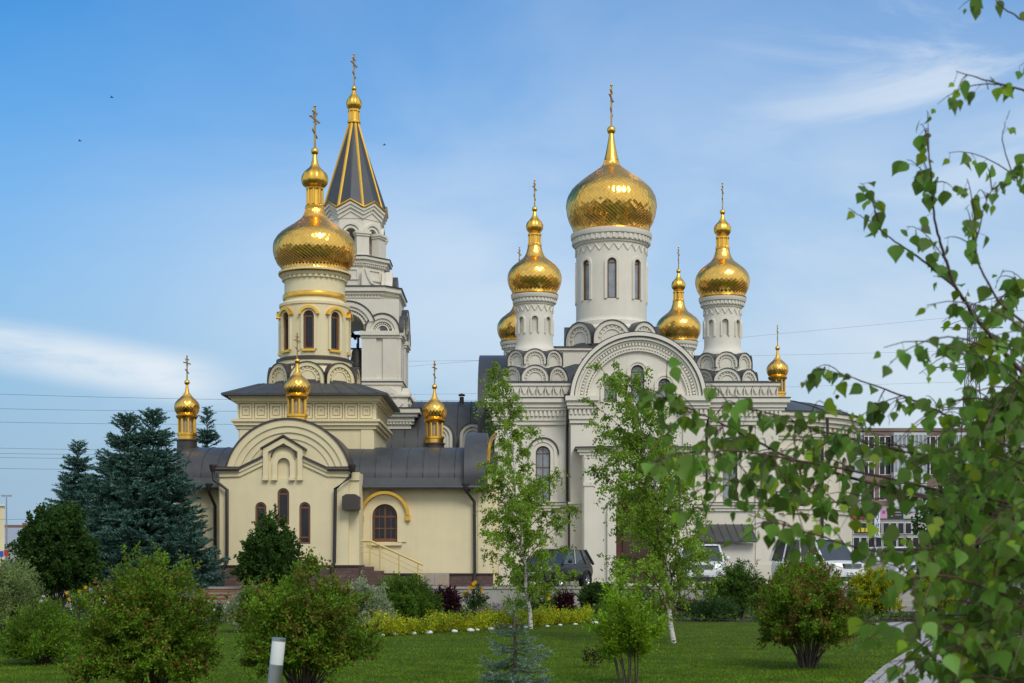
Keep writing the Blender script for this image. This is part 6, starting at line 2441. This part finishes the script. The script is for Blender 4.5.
def hang(path, r, dens, youth=.1):
    """leaves along a twig: short stalks, blades hanging"""
    seg = np.linalg.norm(np.diff(path, axis=0), axis=1).sum()
    k = max(2, int(seg / .020 * dens))
    t = (np.arange(k) + RNG.random(k)) / k
    pp, dd = along(path, t)
    for i in range(k):
        a = np.array([RNG.normal() * .6, RNG.normal() * .6, RNG.normal() * .35 - .35])
        a /= np.linalg.norm(a)
        s = RNG.uniform(.010, .026)
        q = pp[i] + a * s
        tip_ = t[i] > .86
        ax = np.array([RNG.normal() * .42, RNG.normal() * .42, -1.0]) + a * .7 + dd[i] * (.9 if tip_ else .15)
        nn = np.array([RNG.normal() * .75, -.8 + RNG.normal() * .6, RNG.normal() * .5])
        L = RNG.uniform(.021, .045) * (.6 if tip_ else 1)
        P.append(q)
        D.append(ax)
        Nn.append(nn)
        Ls.append(L)
        MI.append(int(RNG.random() < (youth + (.4 if tip_ else 0))))
        if i % 2 == 0:
            bm_.tube([pp[i], q], .0006, 3)


LIMB_PATHS = []
for pts, r, dens in limbs:
    raw = np.array([(X(a, d_), d_, Z(b, d_)) for a, b, d_ in pts])
    s = np.linspace(0, 1, 6 * len(raw))
    path, _ = along(raw, s)
    for _i in range(3):                       # round the corners
        path[1:-1] = (path[:-2] + 2 * path[1:-1] + path[2:]) / 4
    path[1:-1] += RNG.normal(size=(len(path) - 2, 3)) * .0009
    bm_.tube(path, r, 7, r * .22)
    LIMB_PATHS.append(path)
    length = np.linalg.norm(np.diff(path, axis=0), axis=1).sum()
    hang(path[int(len(path) * .30):], r, .62 * dens)
    k = int(length / .062 * dens)
    for t in RNG.uniform(.14, .985, k):
        p, d_ = along(path, np.array([t]))
        p, d_ = p[0], d_[0]
        ln = RNG.uniform(.06, .27) * (1.15 - .6 * t)
        v = d_ * .55 + np.array([RNG.normal() * .45, RNG.normal() * .7, RNG.normal() * .6 + (.05 if dens < .75 else -.25)])
        v /= np.linalg.norm(v)
        tw = bez(p, p + v * ln * .6 + np.array([0, 0, .02]), p + v * ln + np.array([0, 0, -.06 * (ln / .25) ** 2]), 6)
        bm_.tube(tw, .0016, 4, .0007)
        hang(tw, .001, .95)
# thick of the crown at the right edge
for i in range(265):
    d_ = RNG.uniform(2.65, 3.9)
    py = 330 + 380 * RNG.random() ** .72
    lim = np.interp(py, [330, 420, 520, 600, 690], [990, 965, 985, 958, 972])
    px = lim + (1140 - lim) * RNG.random() ** .85
    p = np.array([X(px, d_), d_, Z(py, d_)])
    v = np.array([-.8 + RNG.normal() * .5, RNG.normal() * .6, -.15 + RNG.normal() * .5])
    v /= np.linalg.norm(v)
    ln = RNG.uniform(.14, .30)
    tw = bez(p, p + v * ln * .5 + np.array([0, 0, .03]), p + v * ln + np.array([0, 0, -.07]), 6)
    bm_.tube(tw, .002, 4, .0008)
    hang(tw, .001, 1.0, .05)
bm_.build('branches', 'twig', nb, smooth=60)
P, D, Nn, Ls = map(np.array, (P, D, Nn, Ls))
leaf_mesh('crown', P, D, Nn, Ls, Ls * RNG.uniform(.72, .92, len(Ls)), [LM['foreground'], LM['foreground_young']], np.array(MI), 'birch', nb)


# ------------------------------------------------------------------ repeats of one kind share a group
GROUPS = {'parked_car': 'cars parked on the terrace', 'blue_spruce': 'blue spruces left of the chapel', 'spirea_bush': 'rusty tipped bushes on the lawn',
          'silver_bush': 'silver leaved bushes', 'weeping_bush': 'weeping bushes in the planting bed', 'golden_bush': 'yellow green bushes by the steps',
          'shop_sign': 'signs on the shop front', 'road_sign': 'road signs at the left edge', 'bird': 'birds in the sky', 'bell': 'bells of the bell tower',
          'yellow_flowers': 'yellow daisies in the planting bed', 'dark_red_plant': 'dark red plants in the planting bed', 'pink_flowers': 'pink flowers in the planting bed',
          'green_plant': 'low green plants in the planting bed', 'bushy_tree': 'far trees at the right edge', 'birch_tree': 'young birches on the lawn'}
for o in list(scene.objects):
    if o.parent is None and o.get('label') and not o.get('group'):
        g_ = GROUPS.get(o.name.split('.')[0])
        if g_:
            o['group'] = g_
